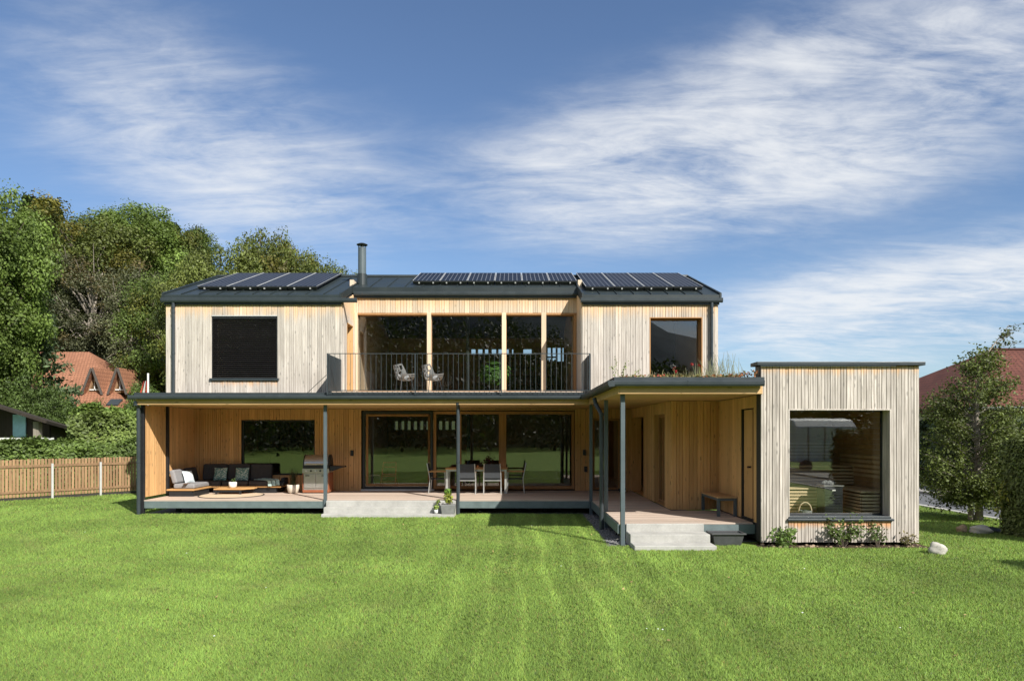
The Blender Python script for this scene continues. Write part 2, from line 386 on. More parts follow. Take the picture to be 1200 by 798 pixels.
def leafobj(name, cen, nor, size, tone, mat, parent=None, aspect=1.5, fold=0.0):
    """many small rhombic leaves, one mesh; cen, nor (N,3), size (N), tone (N,3)"""
    n = len(cen); g = np.random.default_rng(n + 7)
    nor = nor / np.maximum(np.linalg.norm(nor, axis=1, keepdims=True), 1e-6)
    a = np.cross(nor, g.normal(size=(n, 3))); a /= np.maximum(np.linalg.norm(a, axis=1, keepdims=True), 1e-6)
    b = np.cross(nor, a); s = size[:, None]
    v = np.empty((n, 4, 3), np.float32)
    v[:, 0] = cen + a * s * aspect * .5; v[:, 1] = cen + b * s * .5 + nor * s * fold; v[:, 2] = cen - a * s * aspect * .5; v[:, 3] = cen - b * s * .5 + nor * s * fold
    return quadmesh(name, v, tone, mat, parent)
def quadmesh(name, v, tone, mat, parent=None, k=4):
    n = len(v); o_ = OFF.get(parent.name, (0, 0, 0)) if parent else (0, 0, 0)
    v = v - np.array(o_, np.float32)
    me = bpy.data.meshes.new(name); me.vertices.add(n * k); me.vertices.foreach_set('co', v.astype(np.float32).ravel())
    me.loops.add(n * k); me.loops.foreach_set('vertex_index', np.arange(n * k, dtype=np.int32))
    me.polygons.add(n); me.polygons.foreach_set('loop_start', np.arange(0, n * k, k, dtype=np.int32))
    me.update(calc_edges=True)
    at = me.attributes.new('tone', 'FLOAT_COLOR', 'POINT')
    c = np.ones((n, k, 4), np.float32); c[:, :, :3] = tone[:, None, :]; at.data.foreach_set('color', c.ravel())
    me.materials.append(mat)
    o = bpy.data.objects.new(name, me); col.objects.link(o)
    if parent: o.parent = parent; OFF[o.name] = o_
    return o
def unitdirs(g, n):
    d = g.normal(size=(n, 3)); return d / np.linalg.norm(d, axis=1, keepdims=True)

# ------------------------------------------------------------------ the setting
def sheet(name, pts, z, m_, label=None):
    mb = MB(); mb.v = [(x, y, z) for x, y in pts]; mb.f = [tuple(range(len(pts)))]
    return tag(mb.build(name, m_), label, kind='structure')
sheet('lawn', [(-1500, -1500), (1500, -1500), (1500, 1500), (-1500, 1500)], 0, M['lawn'])
sheet('gravel_strip', [(1.86, 13.2), (2.30, 13.2), (2.30, 18.5), (1.86, 18.5)], .006, M['gravel'])
sheet('gravel_bed', [(-9.95, 18.5), (2.35, 18.5), (2.35, 13.75), (4.95, 13.75), (4.95, 21.5), (-9.95, 21.5)], .004, M['gravel'])
sheet('planting_bed', [(4.75, 13.02), (5.6, 12.93), (6.9, 12.98), (8.02, 12.92), (8.12, 13.6), (4.75, 13.6)], .006, M['soil'])
sheet('road', [(12.42, -60), (14.72, -60), (14.72, 130), (12.42, 130)], .006, M['asphalt'])
tag(MB().box(12.22, -60, -.1, 12.42, 130, .035).build('kerb', M['concrete']), kind='structure')
tag(MB().box(14.72, -60, -.1, 14.86, 130, .10).build('kerb', M['bricky']), kind='structure')
tag(MB().box(14.86, -60, -.1, 17.0, 130, .09).build('pavement', M['bricky']), kind='structure')

def hillz(x, y):
    a = np.maximum(0, -x * .55 + (y - 42) * .62 - 21)
    fall = 1 / (1 + np.exp((x + 24 - (y - 60) * .10) / 7.0))
    return 16 * (1 - np.exp(-a * .5 / 16)) * fall
def terrain(name, xs, ys, fz, m_):
    X, Y = np.meshgrid(xs, ys); Z = fz(X, Y); nx, ny = len(xs), len(ys)
    mb = MB(); mb.v = [tuple(map(float, p)) for p in np.stack([X.ravel(), Y.ravel(), Z.ravel()], 1)]
    mb.f = [(j * nx + i, j * nx + i + 1, (j + 1) * nx + i + 1, (j + 1) * nx + i) for j in range(ny - 1) for i in range(nx - 1)]
    return tag(mb.build(name, m_, smooth=True), kind='structure')
terrain('hill', np.linspace(-190, 20, 50), np.linspace(38, 230, 46), lambda x, y: hillz(x, y) - .02, M['hill'])
def mtn(x, y):
    t = (-y - 420) / 600
    ridge = 150 * np.exp(-((x + 40) / 260) ** 2) + 70 * np.exp(-((x - 420) / 200) ** 2) + 130 * np.exp(-((x + 520) / 240) ** 2) + 25
    rough = 9 * np.sin(x * .035 + 1) * np.sin(y * .021) + 5 * np.sin(x * .09 + y * .05)
    return np.clip(t * 2.2, 0, 1) * ridge + rough * np.clip(t * 3, 0, 1) - 1
terrain('mountain', np.linspace(-1100, 1100, 90), np.linspace(-1000, -420, 30), mtn, M['mountain'])

terrain('hill', np.linspace(-190, 190, 60), np.linspace(-190, -50, 30), lambda x, y: np.clip((-y - 58) * .27, -.5, 26) * np.clip(1 - (x - 2) / 60, .25, 1.1), M['hill'])
# grass blades on the lawn
g = np.random.default_rng(5)
def grass():
    out = []; tones = []
    bands = [(3.9, 7.5, 7000, .008, .036), (7.5, 10.5, 5000, .010, .038), (10.5, 14.5, 2900, .014, .040), (14.5, 19.0, 1700, .019, .043), (19.0, 25.5, 700, .027, .05)]
    for y0, y1, dens_, wd, ht in bands:
        hw = y1 * .76 + 4.2; n = int(dens_ * (y1 - y0) * 2 * hw)
        x = g.uniform(-hw, hw, n); y = g.uniform(y0, y1, n)
        ok = np.abs(x) < y * .765 + 4.0; ok &= g.random(n) < np.where(np.abs(x) > y * .765 + .3, .6, 1.0)
        ok &= ~((x > -9.99) & (x < 2.1) & (y > 18.44)); ok &= ~((x > 1.9) & (x < 4.8) & (y > 13.25) & (y < 21)); ok &= ~((x > 2.26) & (x < 3.86) & (y > 12.74))
        ok &= ~((x > 4.7) & (x < 8.0) & (y > 12.98)); ok &= ~((x > -5.0) & (x < -1.46) & (y > 17.68) & (y < 19)); ok &= (x < 12.21); ok &= ~((x > 9.9) & (x < 11.3) & (y < 9.5)); ok &= ~((x > 10.6) & (x < 12.0) & (y > 13.2) & (y < 14.75)); ok &= ~((x > -9.9) & (x < 8) & (y > 19))
        ok &= (y - 21.7) < (x + 16.3) * 1.148 + .1
        x = x[ok]; y = y[ok]; n = len(x)
        if not n: continue
        ph = np.sin((x + .35 * np.sin(y * .35)) * 2 * math.pi / 1.05 + np.where(x < -2, y * .9, 0))      # mower passes lean the blades
        lean = .16 * np.tanh(ph * 1.2) * np.clip((np.sin(x * .37 + 1.2) + 1.1) * .55, 0, 1)
        th = g.uniform(0, 2 * math.pi, n); hgt = ht * g.uniform(.55, 1.25, n); wdt = wd * g.uniform(.6, 1.3, n)
        patch = np.sin(x * 1.9 + 2 * np.sin(y * 1.1)) * np.sin(y * 1.4 + 1.5 * np.sin(x * .8))
        hgt *= 1 + .18 * patch
        v = np.empty((n, 3, 3), np.float32)
        c, s = np.cos(th) * wdt * .5, np.sin(th) * wdt * .5
        v[:, 0] = np.stack([x - c, y - s, np.zeros(n) + .001], 1); v[:, 1] = np.stack([x + c, y + s, np.zeros(n) + .001], 1)
        v[:, 2] = np.stack([x + g.normal(0, .45, n) * hgt, y + (g.normal(0, .45, n) + lean) * hgt, hgt], 1)
        base = np.array([.220, .338, .072]); t = base[None] * g.uniform(.65, 1.3, (n, 1))
        zone = np.exp(-((x - .4 - .06 * y) / 2.2) ** 2); big = np.sin(x * .55 + 1.1 * np.sin(y * .33)) * np.sin(y * .62 + .9 * np.sin(x * .4))
        line = np.maximum(0, np.sin((x + .05 * np.sin(y * 1.3)) * 2 * math.pi / .47 + .6 * np.sin(x * 3.1))) ** 2.5 * zone
        arc = np.maximum(0, np.sin((y + .42 * x + .10 * (x + 4) ** 2 * .12) * 2 * math.pi / .8)) ** 2 * np.exp(-((x + 4.5) / 2.6) ** 2) * np.exp(-((y - 9) / 2.5) ** 2)
        t *= (1 + .13 * patch + .10 * big + .03 * np.tanh(ph * 1.5) + .32 * line - .18 * arc)[:, None]
        t += (line * .5)[:, None] * np.array([.035, .02, .012])
        thin = np.clip(np.sin(x * 2.7 + 3 * np.sin(y * .9)) * np.sin(y * 2.2 + 2 * np.sin(x * 1.3)) - .55, 0, 1)[:, None] * 1.2
        t = t * (1 - thin * .5) + thin * .5 * np.array([.26, .27, .10])
        dry = g.random(n) < .055; t[dry] = np.array([.30, .27, .10]) * g.uniform(.7, 1.1, (dry.sum(), 1))
        yl = g.random(n) < .15; t[yl] *= np.array([1.22, 1.08, .9])
        out.append(v); tones.append(t)
    o = quadmesh('grass', np.concatenate(out), np.concatenate(tones).astype(np.float32), M['blade'], None, 3)
    tag(o, 'short mown green grass blades covering the garden', kind='stuff')
    n = 12; y = g.uniform(6.5, 16, n); x = g.uniform(-.65, .65, n) * y
    tag(leafobj('daisies', np.stack([x, y, np.full(n, .045)], 1), np.tile([0, -.3, 1.], (n, 1)), g.uniform(.016, .026, n), np.full((n, 3), .75), M['petal'], None, 1.0), 'a few tiny white daisies in the lawn', kind='stuff')
    # fallen leaves
    n = 60; y = g.uniform(6, 17, n); x = g.uniform(-.7, .7, n) * y
    leafobj('fallen_leaves', np.stack([x, y, np.full(n, .05)], 1), np.tile([0, 0, 1.], (n, 1)) + g.normal(0, .4, (n, 3)), g.uniform(.02, .04, n), np.array([[.42, .30, .14]]) * g.uniform(.6, 1.4, (n, 1)), M['leaf'])
    tag(bpy.data.objects['fallen_leaves'], 'dry fallen leaves lying about in the lawn', kind='stuff')
grass()
def stones(name, n, xr, yr, r0, r1, m_, label, z=.0):
    mb = MB()
    for i in range(n):
        x, y, r = random.uniform(*xr), random.uniform(*yr), random.uniform(r0, r1)
        mb.ell(x, y, z + r * .3, r, r * random.uniform(.6, 1.1), r * random.uniform(.5, .8), 5, 3)
    return tag(mb.build(name, m_), label, kind='stuff')
random.seed(3)
stones('gravel', 900, (1.9, 2.28), (13.25, 18.4), .012, .028, M['gravel'], 'grey gravel between lawn and raised deck')
stones('bed_stones', 70, (4.85, 8.05), (13.0, 13.5), .012, .05, M['brown_rock'], 'loose stones in the planting bed under the sauna')

# ------------------------------------------------------------------ the house
H = empty('house', (-2, 19.5, 0), 'two-storey timber house with dark metal roof, balcony and covered veranda', 'house')
unit = None
def plank_mesh():
    global unit
    mb = MB(); c = .06
    # a board with eased front edges: section in (u, depth), carried along z
    poly = [(0, 0), (1, 0), (1, .70), (.96, 1), (.545, 1), (.52, .55), (.48, .55), (.455, 1), (.04, 1), (0, .70)]
    mb.prism_z([(a, -b) for a, b in poly], 0, 1)
    me = bpy.data.meshes.new('plank'); me.from_pydata(mb.v, [], mb.f); me.update(); unit = me
plank_mesh()
UM = {}
def plank(parent, m_, p, ang, wd, th, ht, name='plank'):
    key = m_.name
    if key not in UM: UM[key] = unit.copy(); UM[key].materials.append(m_)
    o = bpy.data.objects.new(name, UM[key]); col.objects.link(o); o.parent = parent
    of = OFF[parent.name]; o.location = (p[0] - of[0], p[1] - of[1], p[2] - of[2]); o.rotation_euler = (0, 0, ang); o.scale = (wd, th, ht)
    return o
NPL = [0]
class Wall:
    """a vertical wall face: u runs along it, d out of it. ang 0 faces -y, pi/2 faces +x, -pi/2 faces -x"""
    def __init__(s, x, y, ang): s.o = (x, y); s.a = ang; s.c = math.cos(ang); s.s = math.sin(ang)
    def P(s, u, d, z): return (s.o[0] + u * s.c + d * s.s, s.o[1] + u * s.s - d * s.c, z)
    def box(s, mb, u0, u1, d0, d1, z0, z1):
        p, q = s.P(u0, d0, z0), s.P(u1, d1, z1); mb.box(*p, *q)
def wall(name, parent, W, L, z0, z1, openings, m_, m_below=None, wd=.155, th=.024, thick=.28, seed=1, ztop=None, core=None, gap=.007):
    rr = random.Random(seed)
    us = sorted({0, L, *[v for o in openings for v in o[:2]]}); mb = MB()
    for a, b in zip(us, us[1:]):
        zs = [z0, z1]; cuts = [(o[2], o[3]) for o in openings if o[0] < (a + b) / 2 < o[1]]
        segs = [(z0, z1)]
        for c0, c1 in cuts: segs = [t for s_, e_ in segs for t in ((s_, min(e_, c0)), (max(s_, c1), e_)) if t[1] - t[0] > .01]
        for s_, e_ in segs:
            if ztop: 
                t0, t1 = ztop(a), ztop(b); p = []
                for zz_, (k0, k1) in ((0, (s_, s_)), (1, (min(e_, t0) if e_ < z1 - .01 else t0, min(e_, t1) if e_ < z1 - .01 else t1))):
                    p += [W.P(a, -.002, k0), W.P(b, -.002, k1), W.P(b, -thick, k1), W.P(a, -thick, k0)]
                mb.hexa(p)
            else: W.box(mb, a, b, -.002, -thick, s_, e_)
    wo_ = mb.build(name, core or M['dark_core'], parent)
    u = 0
    while u < L - .03:
        w_ = wd * rr.choice((.78, .95, 1.0, 1.22)); u1 = min(u + w_, L)
        if L - u1 < .05: u1 = L
        for e_ in sorted({v for o in openings for v in o[:2]}):
            if u + .01 < e_ < u1 + .05: u1 = e_; break
        mid = (u + u1) / 2; t_ = th * rr.uniform(.8, 1.15)
        zt = ztop(mid) - .02 if ztop else z1
        segs = [(z0, zt, False)]
        for o in openings:
            if o[0] - .02 < mid < o[1] + .02:
                n_ = []
                for s_, e_, bl in segs:
                    if o[2] > s_ + .03: n_.append((s_, min(e_, o[2]), True))
                    if o[3] < e_ - .03: n_.append((max(s_, o[3]), e_, bl))
                segs = n_
        for s_, e_, bl in segs:
            # keep boards clear of the opening's side
            a_, b_ = u + gap / 2, u1 - gap / 2
            for o in openings:
                if s_ < o[3] - .01 and e_ > o[2] + .01:
                    if a_ < o[0] < b_: b_ = o[0]
                    if a_ < o[1] < b_: a_ = o[1]
            plank(wo_, m_below if (bl and m_below) else m_, W.P(a_, 0, s_ + rr.uniform(0, .006)), W.a, b_ - a_, t_, e_ - s_ - .008); NPL[0] += 1
        u = u1
    return wo_
def window(parent, W, u0, u1, z0, z1, fm, fw=.06, setback=.12, gm=None, mull=(), fd=.07, name='window', reveal=None, sill=None, rev_m=None):
    """frame set back in the opening, glass pane, lining boards and sill"""
    mb = MB(); d0, d1 = -setback, -setback - fd
    W.box(mb, u0, u0 + fw, d0, d1, z0, z1); W.box(mb, u1 - fw, u1, d0, d1, z0, z1)
    W.box(mb, u0 + fw, u1 - fw, d0, d1, z0, z0 + fw); W.box(mb, u0 + fw, u1 - fw, d0, d1, z1 - fw, z1)
    for m0, m1 in mull: W.box(mb, m0, m1, d0 + .004, d1, z0 + fw, z1 - fw)
    f = mb.build(name, fm, parent, .004)
    es = [u0 + fw] + [v for m_ in mull for v in m_] + [u1 - fw]
    for a, b in zip(es[::2], es[1::2]):
        p = MB(); W.box(p, a - .004, b + .004, d0 - fd * .4, d0 - fd * .4 - .024, z0 + fw - .004, z1 - fw + .004); p.build('pane', gm or M['glass'], f)
    if reveal:
        r_ = MB(); t = .022
        W.box(r_, u0 - .003, u0 + t, .03, d0 + .001, z0, z1); W.box(r_, u1 - t, u1 + .003, .03, d0 + .001, z0, z1)
        W.box(r_, u0 + t, u1 - t, .03, d0 + .001, z1 - t, z1 + .003); r_.build('lining', rev_m or M['larch'], f)
    if sill:
        s_ = MB(); W.box(s_, u0 - .05, u1 + .05, .075, d0 - .002, z0 - .055, z0 + .012); s_.build('sill', sill, f, .006)
    return f
ROOF0, SL = (19.3, 6.08), .366
rz = lambda y: ROOF0[1] + (y - ROOF0[0]) * SL
# upper boxes
WL = Wall(-9.88, 19.5, 0); WR = Wall(2.0, 19.5, 0); WC = Wall(-4.84, 20.9, 0)
wall('upper_wall', H, WL, 5.04, 3.33, 5.88, [(1.31, 3.18, 3.74, 5.52)], M['grey_larch'], M['grey_larch_sill'], seed=2)
wall('upper_wall', H, WR, 3.875, 3.33, 5.88, [(1.93, 3.43, 3.70, 5.49)], M['grey_larch'], M['grey_larch_sill'], seed=3)
wall('centre_wall', H, WC, 6.84, 5.86, 6.36, [], M['centre_larch'], seed=4)
# cheeks of the balcony recess
WI = Wall(-4.84, 19.5, math.pi / 2)
wall('recess_wall', H, WI, 1.4, 3.33, 6.0, [(.42, 1.18, 3.36, 5.42)], M['grey_larch'], seed=5, ztop=lambda u: rz(19.5 + u) - .22)
WJ = Wall(2.0, 20.9, -math.pi / 2)
wall('recess_wall', H, WJ, 1.4, 3.33, 6.0, [], M['grey_larch'], seed=6, ztop=lambda u: rz(20.9 - u) - .22)
window(H, WI, .42, 1.18, 3.36, 5.42, M['black'], .05, .14, name='balcony_door', reveal=True)
# blind window on the left, picture window on the right
wl = window(H, WL, 1.31, 3.18, 3.74, 5.52, M['black'], .05, .16, sill=M['metal'])
bl = MB(); 
b0 = MB().box(-8.57, 19.462, 5.52, -6.70, 19.52, 5.545).build('drip_edge', M['alu'], wl)
bb = MB().box(-8.565, 19.49, 5.455, -6.705, 19.57, 5.519).build('blind', M['black'], H)
sm = MB(); sm.hexa([(-8.545, 19.50, 0), (-6.725, 19.50, 0), (-6.725, 19.565, .030), (-8.545, 19.565, .030), (-8.545, 19.50, .004), (-6.725, 19.50, .004), (-6.725, 19.565, .034), (-8.545, 19.565, .034)])
s0 = None
for i in range(29):
    z = 3.775 + i * .058
    if s0 is None: s0 = sm.build('slat', M['slat'], bb); s0.location.z = z; so_ = s0
    else:
        c_ = s0.copy(); col.objects.link(c_); c_.location.z = z
for x in (-8.55, -6.72): MB().box(x - .008, 19.492, 3.76, x + .008, 19.499, 5.46).build('guide_rail', M['black'], bb)
window(H, WR, 1.93, 3.43, 3.70, 5.49, M['frame_wood'], .045, .2, sill=M['metal'], reveal=True, rev_m=M['frame_wood'])
# glazing of the centre, upper floor
gw = window(H, WC, .03, 6.80, 3.42, 5.86, M['frame_wood'], .07, .10, mull=[(2.25, 2.37), (4.54, 4.67), (5.75, 5.89)], name='balcony_glazing')
for x0, x1 in ((-2.60, -2.475), (-.31, -.18), (.90, 1.045)):
    MB().box(x0, 20.86, 3.36, x1, 20.995, 5.86).build('timber_post', M['post_wood'], H, .004)
MB().box(-4.815, 20.86, 3.36, -4.72, 20.99, 5.86).build('timber_post', M['post_wood'], H, .004)
MB().box(1.90, 20.875, 3.36, 1.975, 20.99, 5.86).build('timber_post', M['frame_wood'], H, .004)
MB().box(-4.84, 20.865, 5.80, 1.99, 20.985, 5.858).build('lintel', M['frame_wood'], H)
# ground floor
WG = Wall(-9.95, 21.4, 0)
wall('ground_wall', H, WG, 13.70, .39, 2.95, [(1.47, 3.77, .88, 2.60), (5.23, 11.92, .40, 2.90), (12.49, 13.35, .42, 2.64)], M['larch'], seed=7, wd=.155)
WGo = Wall(-9.88, 21.4, 0)
window(H, WGo, 1.40, 3.70, .88, 2.60, M['black'], .045, .05)
window(H, WGo, 5.20, 7.40, .44, 2.87, M['black'], .075, -.03, fd=.10, name='sliding_door')
sd = MB(); WGo.box(sd, 5.30, 5.37, -.01, -.06, .53, 2.78); WGo.box(sd, 7.24, 7.31, -.01, -.06, .53, 2.78); WGo.box(sd, 5.37, 7.24, -.01, -.06, .53, .60); WGo.box(sd, 5.37, 7.24, -.01, -.06, 2.71, 2.78)
sd.build('door_sash', M['frame_wood'], H)
window(H, WGo, 7.41, 11.84, .44, 2.87, M['frame_wood'], .09, .02, fd=.10, mull=[(8.20, 8.29), (9.47, 9.70)], name='terrace_glazing')
th_ = MB(); WGo.box(th_, 5.16, 7.44, .09, -.1, .39, .437); th_.build('threshold', M['alu'], H)
window(H, WGo, 12.42, 13.28, .42, 2.64, M['frame_wood'], .06, .06, name='glazed_door')
for u, z in ((4.83, 1.48), (12.10, 1.50), (12.14, .98)):
    b_ = MB(); WGo.box(b_, u, u + .09, .024, .075, z, z + .17); b_.build('wall_box', M['black'], H, .004)
# end wall of the veranda, seen from inside
WE = Wall(-9.95, 18.45, math.pi / 2)
wall('end_wall', H, WE, 2.94, .46, 2.95, [], M['larch'], seed=8, thick=.07, wd=.16)
# walls round the porch
WP = Wall(3.75, 21.4, -math.pi / 2)
wall('porch_wall', H, WP, 5.30, .39, 2.95, [(.12, 2.05, .40, 2.66), (3.45, 4.70, .40, 2.66)], M['larch_dark'], seed=9, core=M['larch_dark'])
window(H, WP, 3.45, 4.70, .42, 2.66, M['frame_wood'], .06, .10, mull=[(3.95, 4.03)], name='glazed_door')
nb = MB(); nb.box(4.10, 19.33, .39, 4.14, 21.3, 2.7).build('niche_back', M['larch_dark'], H)
MB().box(4.035, 19.31, .39, 4.098, 19.345, 2.7).build('niche_side', M['larch_dark'], H)
WQ = Wall(3.75, 16.1, 0)
wall('porch_wall', H, WQ, 1.15, .39, 2.95, [], M['larch_dark'], seed=10)

# rooms behind the glass
inn = H
MB().box(-9.6, 21.7, .33, 5.8, 27.0, .395).build('room_floor', M['inner_wood'], inn)
MB().box(-9.85, 19.53, 3.02, 5.85, 27.2, 3.32).build('storey_floor', M['inner_wood'], inn)
bw = MB(); by0, by1 = 27.0, 27.25
def backwall(z0, z1, holes):
    xs = sorted({-9.88, 5.87, *[v for h in holes for v in h[:2]]})
    for a, b in zip(xs, xs[1:]):
        cut = [h for h in holes if h[0] < (a + b) / 2 < h[1]]
        if cut:
            bw.box(a, by0, z0, b, by1, cut[0][2]); bw.box(a, by0, cut[0][3], b, by1, z1)
        else: bw.box(a, by0, z0, b, by1, z1)
backwall(.3, 3.02, [(-4.7, -2.2, 2.32, 2.66)])
backwall(3.02, 6.0, [(-1.66, .05, 5.30, 5.52), (.45, .78, 5.30, 5.52), (1.38, 2.16, 5.02, 5.58)])
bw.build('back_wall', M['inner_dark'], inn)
mu = MB()
for i in range(8): x = -1.66 + .27 * i; mu.box(x - (.05 if i % 3 else .09), by0 - .06, 5.29, x + .045, by1 - .02, 5.53)
for i in range(5): x = 1.38 + .195 * i; mu.box(x - .03, by0 - .06, 5.01, x + .03, by1 - .02, 5.59)
for i in range(11): x = -4.7 + .25 * i; mu.box(x - .055, by0 - .06, 2.31, x + .055, by1 - .02, 2.67)
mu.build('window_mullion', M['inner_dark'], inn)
MB().box(-9.85, 21.7, .33, -9.6, 27.0, 3.02).build('side_wall', M['inner_wall'], inn)
MB().box(-9.85, 19.8, 3.32, -9.6, 27.0, 6.1).build('side_wall', M['inner_wall'], inn)
MB().box(5.6, 16.4, .33, 5.85, 27.0, 3.02).build('side_wall', M['inner_wall'], inn)
MB().box(5.6, 19.8, 3.32, 5.85, 27.0, 6.1).build('side_wall', M['inner_wall'], inn)
MB().box(-5.02, 21.72, .395, -4.9, 26.9, 3.02).build('partition', M['inner_wall'], inn)
MB().box(2.75, 21.72, .395, 2.87, 26.9, 3.02).build('partition', M['inner_wall'], inn)
MB().box(-4.99, 21.0, 3.32, -4.87, 26.9, 6.9).build('partition', M['inner_wall'], inn)
MB().box(2.03, 21.0, 3.32, 2.15, 26.9, 6.9).build('partition', M['inner_wall'], inn)
MB().tube([(-1.42, 21.9, 3.32), (-1.42, 21.9, 6.75)], .055, 12).build('inner_column', M['metal'], inn)
MB().tube([(-1.40, 21.95, .395), (-1.40, 21.95, 3.02)], .06, 12).build('inner_column', M['metal'], inn)
MB().box(2.16, 23.3, 3.33, 5.58, 23.4, 6.6).build('partition', M['textile'], inn)  # unseen dark wall, added so the right upper window shows a clear reflection
# bookcase upstairs
bc = MB()
for i in range(9): x = -1.3 + i * .38; bc.box(x - .012, 26.55, 3.32, x + .012, 26.9, 5.2)
for j in range(6): bc.box(-1.3, 26.55, 3.34 + j * .36, 1.75, 26.9, 3.365 + j * .36)
bco = bc.build('bookcase', M['inner_dark'], inn)
rr = random.Random(4); bk = [MB() for _ in range(4)]
for j in range(5):
    x = -1.25
    while x < 1.7:
        t = rr.uniform(.02, .05)
        if rr.random() < .8: bk[rr.randrange(4)].box(x, 26.57, 3.367 + j * .36, x + t, 26.8, 3.367 + j * .36 + rr.uniform(.18, .3))
        x += t + .004
for b_, c_ in zip(bk, ((.25, .22, .18), (.18, .05, .04), (.06, .1, .14), (.3, .24, .12))): tag(b_.build('books', plain('book_cloth', c_), bco), kind='stuff')

# roof slabs: left, centre, right, rear
RY, RZ = 23.2, rz(23.2)
def slab(x0, x1, ya, name='roof'):
    return MB().prism_x([(ya, rz(ya) - .17), (ya, rz(ya)), (RY, RZ), (RY, RZ - .19)], x0, x1).build(name, M['roof_metal'], H)
rl = slab(-9.92, -4.86, 19.40); rc = slab(-4.857, 2.017, 20.80); rr_ = slab(2.02, 5.92, 19.40)
rb = MB().prism_x([(RY + .003, RZ - .19), (RY + .003, RZ), (27.2, rz(19.2)), (27.2, rz(19.2) - .18)], -9.92, 5.92).build('roof', M['roof_metal'], H)
MB().prism_x([(RY - .17, RZ - .045), (RY - .16, RZ + .02), (RY, RZ + .055), (RY + .16, RZ + .02), (RY + .17, RZ - .045)], -9.94, 5.94).build('ridge_cap', M['roof_metal'], H)
def seams(par, x0, x1, ya, n):
    s_ = None
    for i in range(1, n):
        x = x0 + (x1 - x0) * i / n
        if s_ is None:
            s_ = MB().prism_x([(ya + .02, rz(ya + .02)), (ya + .02, rz(ya + .02) + .03), (RY - .17, rz(RY - .17) + .03), (RY - .17, rz(RY - .17))], -.009, .009)
            s_ = s_.build('seam', M['roof_metal'], par); s_.location.x = x; of = s_
        else:
            c_ = of.copy(); col.objects.link(c_); c_.location.x = x
seams(rl, -9.92, -4.86, 19.4, 10); seams(rc, -4.857, 2.017, 20.8, 13); seams(rr_, 2.02, 5.92, 19.4, 8)
for x0, x1, ya in ((-9.955, -9.90, 19.385), (5.90, 5.955, 19.385), (-4.90, -4.845, 19.385), (1.985, 2.04, 19.385)):
    MB().prism_x([(ya, rz(ya) - .17), (ya, rz(ya) + .055), (RY - .1, rz(RY - .1) + .055), (RY - .1, rz(RY - .1) - .17)], x0, x1).build('verge_trim', M['roof_metal'], H)
def gutter(x0, x1, y, z, r=.075, par=H, name='gutter'):
    """a box-section gutter with rolled lip, joints and end caps"""
    mb = MB(); mb.prism_x([(y + r, z), (y + r, z - r * 1.5), (y - r * .7, z - r * 1.7), (y - r * 1.1, z - r * 1.0), (y - r * 1.15, z + .004), (y - r * .9, z + .018), (y - r * .8, z)], x0, x1)
    n = max(1, int((x1 - x0) / 1.2))
    for i in range(n + 1):
        x = x0 + (x1 - x0) * i / n; mb.prism_x([(y + r, z + .003), (y + r, z - r * 1.55), (y - r * .73, z - r * 1.78), (y - r * 1.16, z - r * 1.02), (y - r * 1.21, z + .012), (y - r * .9, z + .026)], x - .012, x + .012)
    return mb.build(name, M['metal'], par)
gutter(-9.95, -4.42, 19.41, 6.0, .062); gutter(1.96, 5.97, 19.41, 6.0, .062); gutter(-4.80, 1.98, 20.80, 6.47, .062)
fb = MB(); fb.box(-9.90, 19.42, 5.84, -4.87, 19.468, 6.0); fb.box(2.03, 19.42, 5.84, 5.90, 19.468, 6.0); fb.box(-4.83, 20.81, 6.31, 1.99, 20.868, 6.44)
fb.build('eaves_board', M['metal'], H)
# outer gable walls and rear
gm = MB()
for x0, x1 in ((-9.885, -9.86), (5.855, 5.885)):
    gm.prism_x([(19.5, 3.33), (19.5, rz(19.5) - .2), (RY, RZ - .2), (27.1, rz(19.3) - .2), (27.1, 3.33)], x0, x1)
    gm.prism_x([(21.4 if x0 < 0 else 16.1, .3), (21.4 if x0 < 0 else 16.1, 3.33), (27.1, 3.33), (27.1, .3)], x0, x1)
gm.build('gable_wall', M['grey_larch'], H)
# chimney
ch = MB().tube([(-4.72, 21.5, rz(21.5) - .1), (-4.72, 21.5, 8.02)], .125, 20).build('chimney', M['post_metal'], rc, smooth=False)
MB().tube([(-4.72, 21.5, rz(21.5) - .1), (-4.72, 21.5, rz(21.5) + .30)], [.165, .15], 20).build('flashing', M['roof_metal'], rc)
cp = MB(); cp.lathe(-4.72, 21.5, [(.17, 8.10), (.175, 8.115), (.10, 8.15), (.02, 8.165)], 20)
for k in range(4):
    t = k * math.pi / 2 + .4; cp.box(-4.72 + .115 * math.cos(t) - .01, 21.5 + .115 * math.sin(t) - .01, 8.0, -4.72 + .115 * math.cos(t) + .01, 21.5 + .115 * math.sin(t) + .01, 8.11)
cp.build('chimney_cowl', M['black'], rc)
